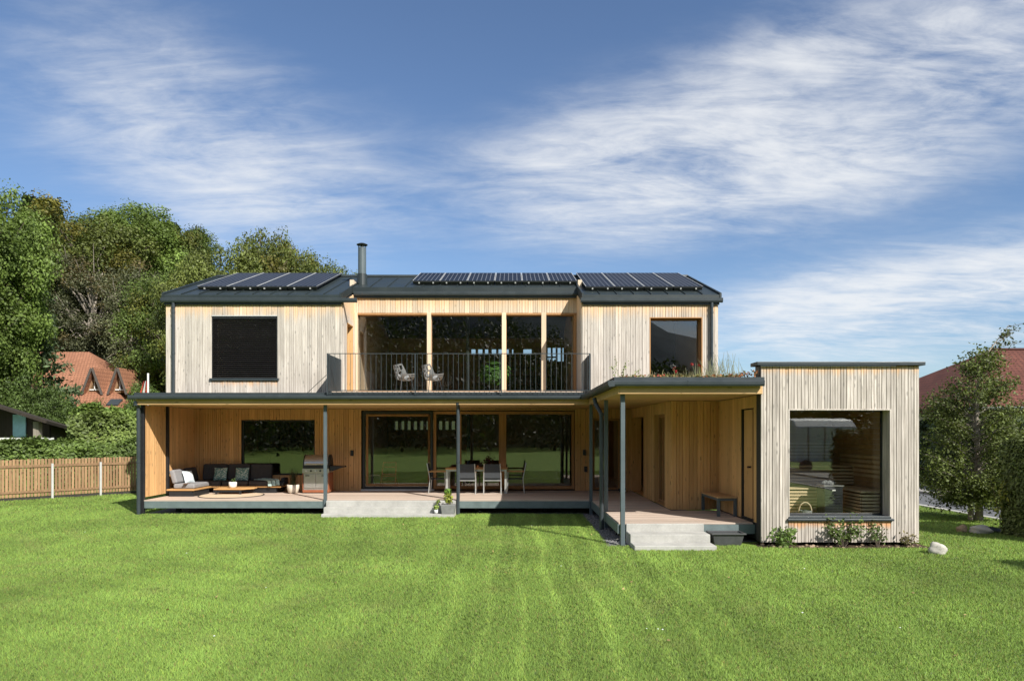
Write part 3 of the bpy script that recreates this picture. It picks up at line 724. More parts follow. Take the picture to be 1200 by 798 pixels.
# downpipes
def pipe(pts, r=.045, name='downpipe'):
    o = MB().tube(pts, r, 12).build(name, M['metal'], H)
    for p in pts[1:-1] + [((pts[-1][0] + pts[-2][0]) / 2, (pts[-1][1] + pts[-2][1]) / 2, (pts[-1][2] + pts[-2][2]) / 2)]:
        MB().tube([(p[0], p[1], p[2] - .03), (p[0], p[1], p[2] + .03)], r + .008, 12).build('bracket', M['metal'], o)
pipe([(-9.63, 19.41, 5.90), (-9.63, 19.41, 5.78), (-9.63, 19.41, 5.62), (-9.63, 19.41, 3.3)])
pipe([(5.68, 19.41, 5.90), (5.68, 19.41, 5.78), (5.68, 19.41, 5.62), (5.68, 19.41, 3.3)])
pipe([(-10.0, 18.12, 3.02), (-10.0, 18.15, 2.95), (-10.0, 18.28, 2.85), (-10.0, 18.28, .0)], .05)
pipe([(-1.45, 18.14, 3.0), (-1.45, 18.16, 2.97), (-1.45, 18.30, 2.84), (-1.45, 18.30, .0)], .042)
pipe([(1.92, 15.9, 3.0), (1.95, 15.85, 2.86), (2.03, 15.5, 2.62), (2.03, 15.45, .0)], .05)

# veranda and porch roof, one L
rf = MB()
rf.box(-10.0, 18.12, 3.10, 1.98, 21.0, 3.215); rf.box(1.983, 13.06, 3.10, 4.80, 19.49, 3.215)
vr = rf.build('veranda_roof', M['roof_metal'], H)
e = MB(); e.box(-10.02, 18.09, 3.15, 1.95, 18.14, 3.262); e.box(1.95, 13.03, 3.15, 2.0, 18.14, 3.262); e.box(2.0, 13.03, 3.15, 4.82, 13.08, 3.262)
e.box(-10.02, 18.14, 3.15, -10.0, 21.0, 3.262)
e.build('roof_edging', M['metal'], vr)
gutter(-10.12, 1.90, 18.045, 3.17, .05, vr); gutter(1.90, 4.775, 12.98, 3.17, .05, vr)
sg = MB(); r = .06; z = 3.17; x = 1.885
sg.prism_y([(x + r, z), (x + r, z - r * 1.5), (x - r * .7, z - r * 1.7), (x - r * 1.1, z - r), (x - r * 1.15, z + .004), (x - r * .9, z + .018)], 12.92, 18.0); sg.build('gutter', M['metal'], vr)
# timber eaves boards and soffit boards
MB().box(-9.98, 18.13, 2.945, 2.03, 18.30, 3.098).build('eaves_beam', M['larch_x'], vr, .004)
MB().box(2.06, 13.07, 2.945, 4.80, 13.24, 3.098).build('eaves_beam', M['larch_x'], vr, .004)
MB().box(2.035, 13.07, 2.945, 2.057, 18.30, 3.098).build('eaves_beam', M['larch_y'], vr, .004)
n = 26
for i in range(n):
    y0 = 18.30 + (21.38 - 18.30) * i / n; y1 = 18.30 + (21.38 - 18.30) * (i + 1) / n
    MB().box(-9.93, y0 + .002, 2.952 + .002 * (i % 2), 3.74, y1 - .002, 2.975).build('soffit_board', M['larch_x'], vr)
n = 34
for i in range(n):
    y0 = 13.24 + (18.30 - 13.24) * i / n; y1 = 13.24 + (18.30 - 13.24) * (i + 1) / n
    MB().box(2.06, y0 + .002, 2.952 + .002 * (i % 2), 4.86, y1 - .002, 2.975).build('soffit_board', M['larch_x'], vr)
# posts
for x, y, m_ in ((-9.945, 18.40, 'black'), (-5.02, 18.36, 'post_metal'), (-1.45, 18.40, 'post_metal'), (2.12, 18.33, 'post_metal'), (2.17, 15.75, 'post_metal'), (2.15, 13.27, 'post_metal')):
    MB().box(x - .042, y - .042, 0, x + .042, y + .042, 2.95).build('steel_post', M[m_], H, .006)
MB().box(-9.92, 19.56, .39, -9.85, 19.64, 2.95).build('steel_post', M['black'], H, .004)

# balcony railing
RT, RB, YR = 4.29, 3.30, 17.98
rail = MB().box(-4.87, YR - .012, RT - .018, 2.05, YR + .012, RT).build('railing', M['metal'], H)
MB().box(-4.87, YR - .010, RB, 2.05, YR + .010, RB + .02).build('bottom_rail', M['metal'], rail)
bar0 = MB().box(-.005, YR - .005, RB + .02, .005, YR + .005, RT - .018).build('bar', M['metal'], rail)
nb_ = 51; bx = [-4.87 + 6.92 * (i + .5) / nb_ for i in range(nb_)]
bar0.location.x = bx[0]
for x in bx[1:]:
    c_ = bar0.copy(); col.objects.link(c_); c_.location.x = x
for x in (-4.86, -2.55, -.28, 2.04): MB().box(x - .014, YR - .018, 3.20, x + .014, YR + .02, RT - .001).build('railing_post', M['metal'], rail)
MB().box(-4.885, YR + .02, 3.24, -4.865, 19.47, RT - .01).build('side_panel', M['metal'], rail)
MB().box(2.055, YR + .02, 3.24, 2.075, 19.47, RT - .01).build('side_panel', M['metal'], rail)
MB().tube([(-5.6, 18.5, 3.23), (-4.9, 18.02, 3.72)], .008, 6).build('brace', M['metal'], rail)
bd = None
for i in range(13):
    y0 = 18.16 + i * .212
    MB().box(-4.80, y0, 3.275, 1.96, y0 + .20, 3.30).build('balcony_board', M['deck'], H)

# ------------------------------------------------------------------ deck and steps
D = empty('timber_deck', (-2, 19, 0), 'raised timber deck running under the veranda and out to the porch', 'deck')
DZ = .39
dk = {}
def deckboard(x0, x1, y0, y1):
    MB().box(x0, y0 + .003, DZ - .028, x1, y1 - .003, DZ + random.uniform(-.0015, .0015)).build('plank', M['deck'], D)
y = 18.36
for i in range(21):
    deckboard(-9.90, 3.72 if i > -1 else 2, y, y + .1445); y += .1445
y = 18.36
while y > 13.75: deckboard(2.15, 4.85 if y < 16.0 else 3.70, y - .1445, y); y -= .1445
fz0, fz1 = .175, .36
MB().box(-9.89, 18.36, fz0, 2.12, 18.40, fz1 + .002).build('fascia', M['fascia'], D)
MB().box(2.125, 13.72, fz0, 2.165, 18.40, fz1 + .002).build('fascia', M['fascia'], D)
MB().box(2.17, 13.68, fz0, 4.87, 13.72, fz1 + .002).build('fascia', M['fascia'], D)
for x in (-9.3, -7.6, -5.9, -3.4, -1.0, .9): MB().box(x - .06, 19.0, 0, x + .06, 19.12, .36).build('support', M['black'], D)
for i in range(9): MB().box(-9.4 + i * 1.4, 18.45, .2, -9.35 + i * 1.4, 21.3, .36).build('joist', M['old_wood'], D)
def steps(x0, x1, fronts, back, label):
    S = empty('concrete_steps', ((x0 + x1) / 2, fronts[2], 0), label, 'steps')
    zs = (.386, .24, .09); 
    for i, (f, z) in enumerate(zip(fronts, zs)):
        MB().box(x0 + .004 * i, f, -.05 if i == 2 else zs[i + 1] - .10 if False else -.04 + .002 * i, x1 - .004 * i, (back, fronts[0] - .003, fronts[1] - .003)[i], z).build('step', M['concrete'], S, .012)
    return S
steps(-4.96, -1.50, (18.20, 17.95, 17.68), 18.355, 'wide pale concrete steps between lawn and veranda')
steps(2.28, 3.83, (13.62, 13.17, 12.74), 13.675, 'narrow pale concrete steps up to the porch beside the sauna')

# ------------------------------------------------------------------ sauna annexe
S = empty('sauna_cabin', (6.4, 14.8, 0), 'flat roofed sauna annexe of weathered grey boards with one square picture window', 'annexe')
WS = Wall(4.84, 13.3, 0)
wall('front_wall', S, WS, 3.08, .07, 3.50, [(.535, 2.53, .50, 2.66)], M['sauna_larch'], M['sauna_larch_sill'], seed=21, wd=.115, thick=.22)
WT = Wall(4.9, 16.1, -math.pi / 2)
MB().box(4.838, 13.34, 3.0, 4.86, 13.58, 3.505).build('side_flashing', M['metal'], S)
wall('side_wall', S, WT, 2.66, .40, 2.95, [(1.52, 2.32, .42, 2.70)], M['larch_dark'], seed=22, thick=.16)
MB().box(7.70, 13.53, .07, 7.915, 16.6, 3.5).build('side_wall', M['sauna_larch'], S)
MB().box(5.07, 16.4, .07, 7.69, 16.6, 3.5).build('rear_wall', M['sauna_in'], S)
MB().box(4.87, 13.325, .07, 4.90, 16.1, .395).build('plinth', M['black'], S)
MB().box(4.845, 13.53, 2.96, 5.05, 16.6, 3.30).build('side_wall', M['metal'], S)
MB().box(4.83, 13.53, 3.26, 7.70, 16.62, 3.32).build('roof', M['roof_metal'], S)
cpg = MB(); cpg.box(4.74, 13.20, 3.505, 8.0, 13.34, 3.575); cpg.box(4.74, 13.34, 3.505, 4.86, 13.58, 3.575); cpg.box(7.9, 13.34, 3.505, 8.0, 16.7, 3.575)
cpg.build('coping', M['metal'], S, .008)
sw = window(S, WS, .535, 2.53, .56, 2.66, M['black'], .04, .24, M['glass_sauna'], reveal=True, rev_m=M['sauna_larch'])
sil = MB(); WS.box(sil, .51, 2.57, .075, -.10, .49, .535); WS.box(sil, .535, 2.53, .03, -.24, .535, .575); sil.build('sill', M['metal'], sw, .006)
# door on the porch side
dr = MB(); WT.box(dr, 1.54, 2.02, -.05, -.10, .43, 2.68); d_ = dr.build('door', M['larch_dark'], S)
h_ = MB(); p0 = WT.P(1.95, .0, 1.49); h_.tube([(p0[0] + .05, p0[1], p0[2]), (p0[0] - .02, p0[1], p0[2])], .02, 10); h_.tube([(p0[0] - .02, p0[1], p0[2]), (p0[0] - .02, p0[1] - .1, p0[2])], .014, 8); h_.build('handle', M['black'], d_)
window(S, WT, 2.04, 2.31, .43, 2.69, M['frame_wood'], .05, .05, name='side_light')
# inside of the sauna
MB().box(5.07, 13.53, .40, 7.69, 16.4, .46).build('floor', M['sauna_in'], S)
MB().box(5.07, 13.53, 2.78, 7.69, 16.4, 2.84).build('ceiling', M['sauna_in'], S)
lin_ = MB()
for i in range(20):
    z0 = .46 + i * .115; lin_.box(5.075, 16.375, z0 + .004, 7.685, 16.398, z0 + .111); lin_.box(5.066, 13.55, z0 + .004, 5.085, 16.37, z0 + .111); lin_.box(7.675, 13.55, z0 + .004, 7.694, 16.37, z0 + .111)
tag(lin_.build('wall_lining', M['sauna_in'], S), kind='stuff')
def bench_front(x0, x1, y, z0, z1, n, axis='x'):
    for i in range(n):
        z = z0 + (z1 - z0) * i / n; h = (z1 - z0) / n * .62
        b_ = MB(); 
        if axis == 'x': b_.box(x0, y, z, x1, y + .022, z + h)
        else: b_.box(y, x0, z, y + .022, x1, z + h)
        b_.build('bench_slat', M['sauna_slat'], S)
def bench_top(x0, x1, y0, y1, z, n, axis='x'):
    for i in range(n):
        b_ = MB()
        if axis == 'x': a = y0 + (y1 - y0) * i / n; b_.box(x0, a, z, x1, a + (y1 - y0) / n * .86, z + .028)
        else: a = x0 + (x1 - x0) * i / n; b_.box(a, y0, z, a + (x1 - x0) / n * .86, y1, z + .028)
        b_.build('bench_slat', M['sauna_slat'], S)
bench_front(5.10, 6.80, 14.62, .50, .98, 7); bench_top(5.10, 6.95, 14.60, 15.28, .99, 6)
bench_front(5.10, 7.66, 15.3, 1.05, 1.42, 5); bench_top(5.10, 7.66, 15.3, 15.95, 1.43, 5)
bench_front(5.10, 7.66, 16.30, 1.60, 2.0, 5)
bench_front(13.76, 15.25, 7.02, .50, .98, 7, 'y'); bench_top(7.02, 7.66, 13.73, 15.25, .99, 6, 'y')
bench_front(7.045, 7.64, 13.735, .50, .98, 7)
for i in range(5): MB().box(7.64, 13.8, 1.25 + i * .10, 7.66, 15.9, 1.31 + i * .10).build('bench_slat', M['sauna_slat'], S)

# stove and bucket
ST = empty('sauna_stove', (6.58, 14.15, .46), 'black sauna stove topped with stones behind the picture window', 'stove')
MB().box(6.40, 13.98, .48, 6.78, 14.34, 1.10).build('body', M['black'], ST, .012)
MB().box(6.385, 13.965, 1.10, 6.795, 14.355, 1.125).build('rim', M['steel'], ST)
MB().box(6.555, 13.972, 1.01, 6.625, 13.979, 1.035).build('badge', M['white'], ST)
fin = MB()
for i in range(8): fin.box(6.42, 13.970, .54 + i * .055, 6.76, 13.978, .56 + i * .055)
fin.build('grille', M['black'], ST)
for i in range(14):
    a = random.uniform(0, 6.28); q = random.uniform(0, .13)
    MB().ell(6.59 + q * math.cos(a), 14.16 + q * math.sin(a), 1.13 + random.uniform(0, .05), .05, .045, .04, 7, 5).build('stone', M['stone_black'], ST)
BK = empty('wicker_basket', (5.95, 13.85, .46), 'small round basket with arched handle beside the black stove', 'basket')
MB().lathe(5.95, 13.85, [(.10, .462), (.12, .50), (.13, .60), (.125, .63), (.115, .63), (.11, .5)], 16).build('body', M['grey_pot'], BK)
MB().tube([(5.95 + .13 * math.cos(t), 13.85, .60 + .19 * math.sin(t)) for t in np.linspace(0, math.pi, 13)], .012, 6).build('handle', M['post_wood'], BK)

# ------------------------------------------------------------------ solar panels
def SP(x, s, n): # a point on the front slope: s metres up from y 19.3, n above it
    c = 1 / math.hypot(1, SL); return (x, 19.3 + s * c - n * SL * c, 6.08 + s * SL * c + n * c)
def panel(x0, x1, s0, s1, label, group):
    T = empty('solar_panel', SP((x0 + x1) / 2, s0, .03), label, 'solar panel', group)
    def hx(a0, a1, b0, b1, n0, n1): return [SP(a0, b0, n0), SP(a1, b0, n0), SP(a1, b1, n0), SP(a0, b1, n0), SP(a0, b0, n1), SP(a1, b0, n1), SP(a1, b1, n1), SP(a0, b1, n1)]
    f = MB(); e_ = .012
    f.hexa(hx(x0, x0 + e_, s0 + e_, s1 - e_, .10, .14)).hexa(hx(x1 - e_, x1, s0 + e_, s1 - e_, .10, .14))
    f.hexa(hx(x0, x1, s0, s0 + e_, .10, .139)).hexa(hx(x0, x1, s1 - e_, s1, .10, .139)); f.build('frame', M['frame_dark'], T)
    for a_ in (x0 + .0005, x1 - .0125): MB().hexa(hx(a_, a_ + .012, s0 - .002, s1 + .002, .1405, .146)).build('clamp_strip', M['alu'], T)
    c_ = MB().hexa(hx(x0 + e_, x1 - e_, s0 + e_, s1 - e_, .11, .136)).build('cells', M['solar'], T)
    uv = c_.data.uv_layers.new(name='UVMap'); 
    cor = [(0, 0), (1, 0), (1, 1), (0, 1)] * 2
    for lp in c_.data.loops: uv.data[lp.index].uv = cor[lp.vertex_index]
    b_ = MB()
    for x in (x0 + .2, x1 - .2): b_.hexa(hx(x - .02, x + .02, s0 - .015, s0 + .02, .055, .098))
    b_.build('rail', M['alu'], T)
    sk = MB().hexa(hx(x0 + .01, x1 - .01, s0 + .03, s0 + .05, .03, .099)).build('skirt', M['black'], T)
ORD = ['leftmost', 'second', 'third', 'fourth', 'fifth', 'last']
places = ['nearest the gable end', 'second from the gable end', 'third from the gable end', 'nearest the chimney']
for i in range(4):
    panel(-9.23 + i * .88, -9.23 + i * .88 + .865, .82, 3.98, 'solar panel on the left roof slope, %s' % places[i], 'solar panels on the left slope')
places = ['nearest the chimney', 'second from the chimney', 'third from the chimney', 'third from the right slope', 'second from the right slope', 'bordering the right slope']
for i in range(6):
    panel(-3.08 + i * .85, -3.08 + i * .85 + .835, 2.02, 3.98, 'short solar panel above the balcony, %s' % places[i], 'solar panels above the balcony')
places = ['bordering the balcony roof', 'second from the balcony roof', 'second from the gable end', 'nearest the gable end']
for i in range(4):
    panel(2.16 + i * .862, 2.16 + i * .862 + .847, .78, 3.98, 'solar panel on the right roof slope, %s' % places[i], 'solar panels on the right slope')

# ------------------------------------------------------------------ furniture on the veranda
SO = empty('corner_sofa', (-8.6, 20.6, DZ), 'L-shaped outdoor sofa with dark cushions on a low teak platform', 'sofa')
def cushion(name, x0, y0, z0, x1, y1, z1, m_, par, bev=.045):
    return MB().box(x0, y0, z0, x1, y1, z1).build(name, m_, par, bev, seg=4)
plf = MB(); plf.box(-9.80, 19.35, .555, -9.02, 20.5, .60); plf.box(-9.80, 20.503, .555, -6.95, 21.33, .60); plf.build('platform', M['teak'], SO, .008)
for x0, y0, x1, y1 in ((-9.74, 19.38, -9.09, 19.44), (-9.09, 19.40, -9.05, 20.4), (-9.0, 20.56, -7.1, 20.60), (-7.16, 20.6, -7.1, 21.3), (-9.76, 19.44, -9.72, 21.2)):
    MB().box(x0, y0, DZ + .005, x1, y1, .555).build('leg', M['black'], SO)
cushion('seat_cushion', -9.66, 19.46, .602, -9.06, 20.46, .745, M['grey_fabric'], SO)
cushion('seat_cushion', -9.66, 20.48, .602, -8.76, 21.10, .745, M['charcoal'], SO)
cushion('seat_cushion', -8.74, 20.52, .602, -7.95, 21.10, .745, M['charcoal'], SO)
cushion('seat_cushion', -7.93, 20.52, .602, -7.10, 21.10, .745, M['charcoal'], SO)
for x0, x1 in ((-9.55, -8.80), (-8.78, -8.10), (-8.08, -7.42)):
    b_ = MB().cbox((x0 + x1) / 2, 21.10, .74, x1 - x0, .16, .50, 0, -.16).build('back_cushion', M['charcoal'], SO, .05, seg=4)
MB().cbox(-9.64, 19.82, .745, .62, .15, .40, math.pi / 2, -.28).build('back_cushion', M['grey_fabric'], SO, .05, seg=4)
MB().cbox(-9.62, 20.56, .745, .62, .15, .42, math.pi / 2, -.22).build('back_cushion', M['charcoal'], SO, .05, seg=4)
MB().box(-7.10, 20.95, .60, -6.98, 21.3, .82).build('armrest', M['charcoal'], SO, .03)
def pillow(x, y, z, rz_, tilt, s, m_, label):
    mb = MB(); n_ = 10
    for side in (1, -1):
        b = len(mb.v)
        for j in range(n_ + 1):
            for i in range(n_ + 1):
                u, v_ = i / n_ * 2 - 1, j / n_ * 2 - 1
                th2 = .075 * (1 - abs(u) ** 2.6) ** .7 * (1 - abs(v_) ** 2.6) ** .7
                pin = 1 - .06 * (1 - abs(u)) * abs(v_) - .06 * (1 - abs(v_)) * abs(u)
                mb.v.append((u * s / 2 * pin, side * th2, v_ * s / 2 * pin + s / 2))
        for j in range(n_):
            for i in range(n_):
                q = (b + j * (n_ + 1) + i, b + j * (n_ + 1) + i + 1, b + (j + 1) * (n_ + 1) + i + 1, b + (j + 1) * (n_ + 1) + i)
                mb.f.append(q if side < 0 else q[::-1])
    o = mb.build('pillow', m_, None, smooth=True); o.location = (x, y, z); o.rotation_euler = (tilt, 0, rz_); tag(o, label, 'pillow', 'loose pillows on the sofa')
pillow(-8.93, 20.86, .745, 0, -.28, .40, M['pattern'], 'mint patterned pillow nearer the sofa corner')
pillow(-8.27, 20.86, .745, .05, -.28, .40, M['pattern'], 'mint patterned pillow nearer the potted grass and grill')
pillow(-9.42, 19.98, .745, math.pi / 2 - .35, -.35, .36, M['white_fabric'], 'plain white pillow leaning on the grey back cushion')
tb = MB(); random.seed(8)
path = [(-7.75, 20.95, .76), (-7.5, 20.8, .765), (-7.25, 20.62, .762), (-7.16, 20.50, .735), (-7.14, 20.47, .60)]
for a, b in zip(path, path[1:]):
    for k in range(3):
        o_ = (k - 1) * .10; a_ = (a[0] + o_, a[1] + o_ * .6, a[2] + .012 * k); b_ = (b[0] + o_, b[1] + o_ * .6, b[2] + .012 * k)
        tb.hexa([(a_[0] - .055, a_[1], a_[2]), (a_[0] + .055, a_[1], a_[2]), (b_[0] + .055, b_[1], b_[2]), (b_[0] - .055, b_[1], b_[2]), (a_[0] - .05, a_[1], a_[2] + .022), (a_[0] + .05, a_[1], a_[2] + .022), (b_[0] + .05, b_[1] - .01, b_[2] + .022), (b_[0] - .05, b_[1] - .01, b_[2] + .022)])
tag(tb.build('throw_blanket', M['mint'], None, .006), 'pale mint throw draped over the sofa end', 'blanket')
tag(MB().box(-7.06, 20.62, .602, -6.9, 20.78, .70).build('speaker_box', M['black'], None, .02), 'small black box on the sofa platform end', 'box')
tag(MB().cbox(-9.30, 19.50, .745, .11, .30, .012, .1).build('leather_strap', plain('brown_leather', (.16, .09, .06), .6), None, .004), 'brown leather strap over the grey seat cushion', 'strap')
RG = MB().lathe(-8.1, 19.72, [(.84, DZ + .003), (.86, DZ + .014), (.80, DZ + .018), (.02, DZ + .018)], 40).build('round_rug', plain('jute', (.62, .48, .33), .95, 0, .15, 30, .5), None)
tag(RG, 'round beige rug with dark rim under the coffee table', 'rug')
rm_ = MB().lathe(-8.1, 19.72, [(.90, DZ + .002), (.90, DZ + .011), (.855, DZ + .011), (.855, DZ + .002)], 40).build('border', M['black'], RG)
CT = empty('coffee_table', (-8.2, 20.1, DZ), 'low teak coffee table with black legs before the sofa', 'table')
MB().prism_z([(-8.68, 19.85), (-7.86, 19.85), (-7.62, 20.2), (-7.62, 20.42), (-8.68, 20.42)], .54, .578).build('table_top', M['teak'], CT, .006)
for x, y in ((-8.62, 19.90), (-7.92, 19.90), (-8.62, 20.36), (-7.70, 20.36)): MB().box(x - .025, y - .025, DZ + .018, x + .025, y + .025, .54).build('leg', M['black'], CT)
MB().box(-8.595, 19.89, .47, -7.945, 19.91, .54).build('apron', M['black'], CT); MB().box(-8.595, 20.35, .47, -7.725, 20.37, .54).build('apron', M['black'], CT)
PT = empty('table_pot', (-8.22, 20.1, .578), 'white round pot with small sprig on the coffee table', 'pot')
MB().lathe(-8.22, 20.1, [(.08, .58), (.11, .62), (.115, .74), (.10, .755), (.09, .74)], 18).build('pot', M['white'], PT, smooth=True)
gg = np.random.default_rng(2); n = 26
leafobj('foliage', np.array([-8.17, 20.08, .78]) + gg.normal(0, .03, (n, 3)), gg.normal(size=(n, 3)), gg.uniform(.03, .05, n), np.array([[.10, .16, .05]]) * gg.uniform(.7, 1.3, (n, 1)), M['leaf'], PT)

# potted grass
PG = empty('potted_grass', (-6.54, 20.40, DZ), 'cream bowl pot of tall ornamental grass beside the grill', 'potted plant')
MB().lathe(-6.54, 20.40, [(.10, DZ + .002), (.14, DZ + .04), (.175, DZ + .15), (.178, DZ + .26), (.16, DZ + .265), (.15, DZ + .22)], 22).build('pot', M['pot'], PG, smooth=True)
def grasstuft(cx, cy, z0, n, h, spread, tone, parent, seed, wd=.012, m_='blade', name='foliage'):
    q = np.random.default_rng(seed); v = []; t = []
    for i in range(n):
        a = q.uniform(0, 6.28); sp = spread * q.uniform(.1, 1); hh = h * q.uniform(.6, 1.05); w_ = wd * q.uniform(.6, 1.2)
        bx_, by_ = cx + q.normal(0, .03), cy + q.normal(0, .03); pa = a + 1.57; ex, ey = w_ * math.cos(pa), w_ * math.sin(pa)
        for s0_, s1_ in ((0, .5), (.5, 1)):
            def pt(s_): return (bx_ + sp * s_ ** 2 * math.cos(a), by_ + sp * s_ ** 2 * math.sin(a), z0 + hh * (s_ - .15 * s_ ** 3))
            A, B = pt(s0_), pt(s1_); k0, k1 = 1 - s0_ * .5, 1 - s1_ * .85
            v.append([(A[0] - ex * k0, A[1] - ey * k0, A[2]), (A[0] + ex * k0, A[1] + ey * k0, A[2]), (B[0] + ex * k1, B[1] + ey * k1, B[2]), (B[0] - ex * k1, B[1] - ey * k1, B[2])]); t.append(np.array(tone) * q.uniform(.7, 1.3))
    return quadmesh(name, np.array(v, np.float32), np.array(t, np.float32), M[m_], parent)
grasstuft(-6.54, 20.40, DZ + .22, 110, .62, .26, (.16, .17, .07), PG, 4, .008)

# gas grill
GR = empty('gas_grill', (-5.86, 20.65, DZ), 'stainless steel gas grill with curved lid and black side shelf', 'grill')
x0, x1, y0, y1 = -6.26, -5.47, 20.40, 20.95
MB().box(x0 + .02, y0 + .02, DZ + .10, x1 - .02, y1, 1.10).build('cabinet', M['steel'], GR, .008)
for a, b in ((x0 + .05, (x0 + x1) / 2 - .006), ((x0 + x1) / 2 + .006, x1 - .05)):
    d_ = MB().box(a, y0 - .006, DZ + .16, b, y0 + .02, DZ + .58).build('door', M['steel'], GR, .006)
    xm = a + .10 if a < -5.9 else b - .10
    MB().tube([(xm - .06, y0 - .03, DZ + .53), (xm + .06, y0 - .03, DZ + .53)], .011, 8).build('handle', M['black'], d_)
MB().box(x0, y0 - .02, 1.00, x1, y0 + .02, 1.13).build('control_panel', M['steel'], GR, .006)
for i in range(5):
    x = x0 + .12 + i * .14; MB().tube([(x, y0 - .02, 1.065), (x, y0 - .055, 1.065)], .026, 12).build('knob', M['black'] if i % 2 else M['alu'], GR)
poly = [(y0 - .01, 1.235)] + [(y0 + .25 - .26 * math.cos(t), 1.235 + .30 * math.sin(t)) for t in np.linspace(.12, math.pi - .5, 12)] + [(y1 - .02, 1.235)]
MB().prism_x(poly, x0 + .05, x1 - .04).build('lid', M['steel'], GR, .004)
for a, b in ((x0 + .015, x0 + .047), (x1 - .037, x1 - .003)): MB().prism_x([(y, z + (.012 if z > 1.24 else 0)) for y, z in poly], a, b).build('lid_end', M['black'], GR)
MB().tube([(x0 + .12, y0 - .06, 1.275), (x1 - .12, y0 - .06, 1.275)], .016, 8).build('lid_handle', M['steel'], GR)
MB().box(x0 + .01, y0, 1.135, x1 - .01, y1, 1.232).build('firebox', M['black'], GR)
MB().prism_y([(x1 + .003, 1.205), (x1 + .40, 1.195), (x1 + .40, 1.155), (x1 + .25, 1.13), (x1 + .1, 1.06), (x1 + .003, 1.06)], y0 + .05, y1 - .05).build('side_shelf', M['black'], GR, .005)
MB().box(x0, y0, DZ + .03, x1, y1, DZ + .10).build('base', M['grill_base'], GR, .005)
for x in (x0, x1 - .03): MB().box(x, y0 + .002, DZ + .10, x + .018, y1, 1.0).build('side_panel', M['grill_base'], GR)
for x in (x0 + .06, x1 - .06):
    for y in (y0 + .07, y1 - .07): MB().lathe(x, y, [(.02, DZ + .002), (.03, DZ + .015), (.02, DZ + .03)], 8).build('caster', M['black'], GR)

# dining table and chairs
TB = empty('dining_table', (-1.06, 20.6, DZ), 'outdoor dining table with pale wood top and silver legs', 'table')
for i in range(6): MB().box(-1.98, 20.22 + i * .128, 1.115, -.14, 20.22 + i * .128 + .122, 1.15).build('plank', M['teak'], TB, .003)
MB().box(-1.95, 20.25, 1.06, -.17, 20.96, 1.113).build('apron', M['silver'], TB)
for x in (-1.93, -.19):
    for y in (20.27, 20.94): MB().box(x - .03, y - .03, DZ + .002, x + .03, y + .03, 1.112).build('leg', M['silver'], TB)
def chair(x, y, rz_, label):
    # built facing -y at the origin, then turned
    C = empty('dining_chair', (0, 0, 0), label, 'chair', 'chairs round the dining table')
    for sx in (-1, 1):
        MB().tube([(sx * .255, -.24, 0), (sx * .255, -.22, .64)], .016, 8).build('leg', M['silver'], C)
        MB().tube([(sx * .255, .27, 0), (sx * .255, .23, .44), (sx * .235, .32, .90)], .016, 8).build('leg', M['silver'], C)
        MB().box(sx * .255 - .025, -.25, .64, sx * .255 + .025, .27, .665).build('armrest', M['teak'], C, .005)
    MB().box(-.235, -.24, .415, .235, .23, .435).build('seat', M['textile'], C, .006)
    MB().hexa([(-.235, .225, .47), (.235, .225, .47), (.235, .24, .47), (-.235, .24, .47), (-.225, .30, .89), (.225, .30, .89), (.225, .315, .89), (-.225, .315, .89)]).build('backrest', M['textile'], C, .004)
    MB().box(-.255, -.245, .39, .255, -.225, .414).build('crossbar', M['silver'], C); MB().box(-.255, .215, .39, .255, .235, .414).build('crossbar', M['silver'], C)
    C.location = (x, y, DZ + .001); C.rotation_euler.z = rz_
    return C
c1 = chair(-1.33, 20.32, math.pi, 'dark textile chair with its back to the lawn, nearer the veranda post')
def place(o, x, y, rz_, label):
    c = copy_tree(o); c.location = (x, y, DZ + .001); c.rotation_euler.z = rz_; c['label'] = label
place(c1, -.58, 20.32, math.pi, 'dark textile chair with its back to the lawn, nearer the timber mullion')
place(c1, -2.22, 20.62, -math.pi / 2 + math.pi, 'dining chair at the table end nearer the sliding door')
place(c1, .10, 20.62, math.pi / 2 + math.pi, 'dining chair at the table end nearer the porch')
VS = empty('flower_vase', (-.75, 20.55, 1.151), 'small vase of dark red flowers on the dining table', 'vase')
MB().lathe(-.75, 20.55, [(.035, 1.152), (.05, 1.19), (.035, 1.26), (.03, 1.262)], 12).build('vase', M['grey_pot'], VS, smooth=True)
n = 90; leafobj('foliage', np.array([-.75, 20.55, 1.34]) + gg.normal(0, .055, (n, 3)), gg.normal(size=(n, 3)), gg.uniform(.03, .05, n), np.where(gg.random((n, 1)) < .6, [[.16, .025, .03]], [[.06, .09, .03]]), M['petal'], VS)
tag(MB().lathe(-1.02, 20.40, [(.035, 1.151), (.035, 1.22), (.02, 1.225)], 12).build('candle', plain('orange_wax', (.75, .30, .10), .5), None), 'small orange candle on the dining table', 'candle')
tag(MB().lathe(-.70, 20.33, [(.03, 1.151), (.036, 1.26), (.032, 1.26), (.028, 1.16)], 12).build('drinking_glass', M['alu'], None), 'pale tumbler at the table edge by the vase', 'glass')

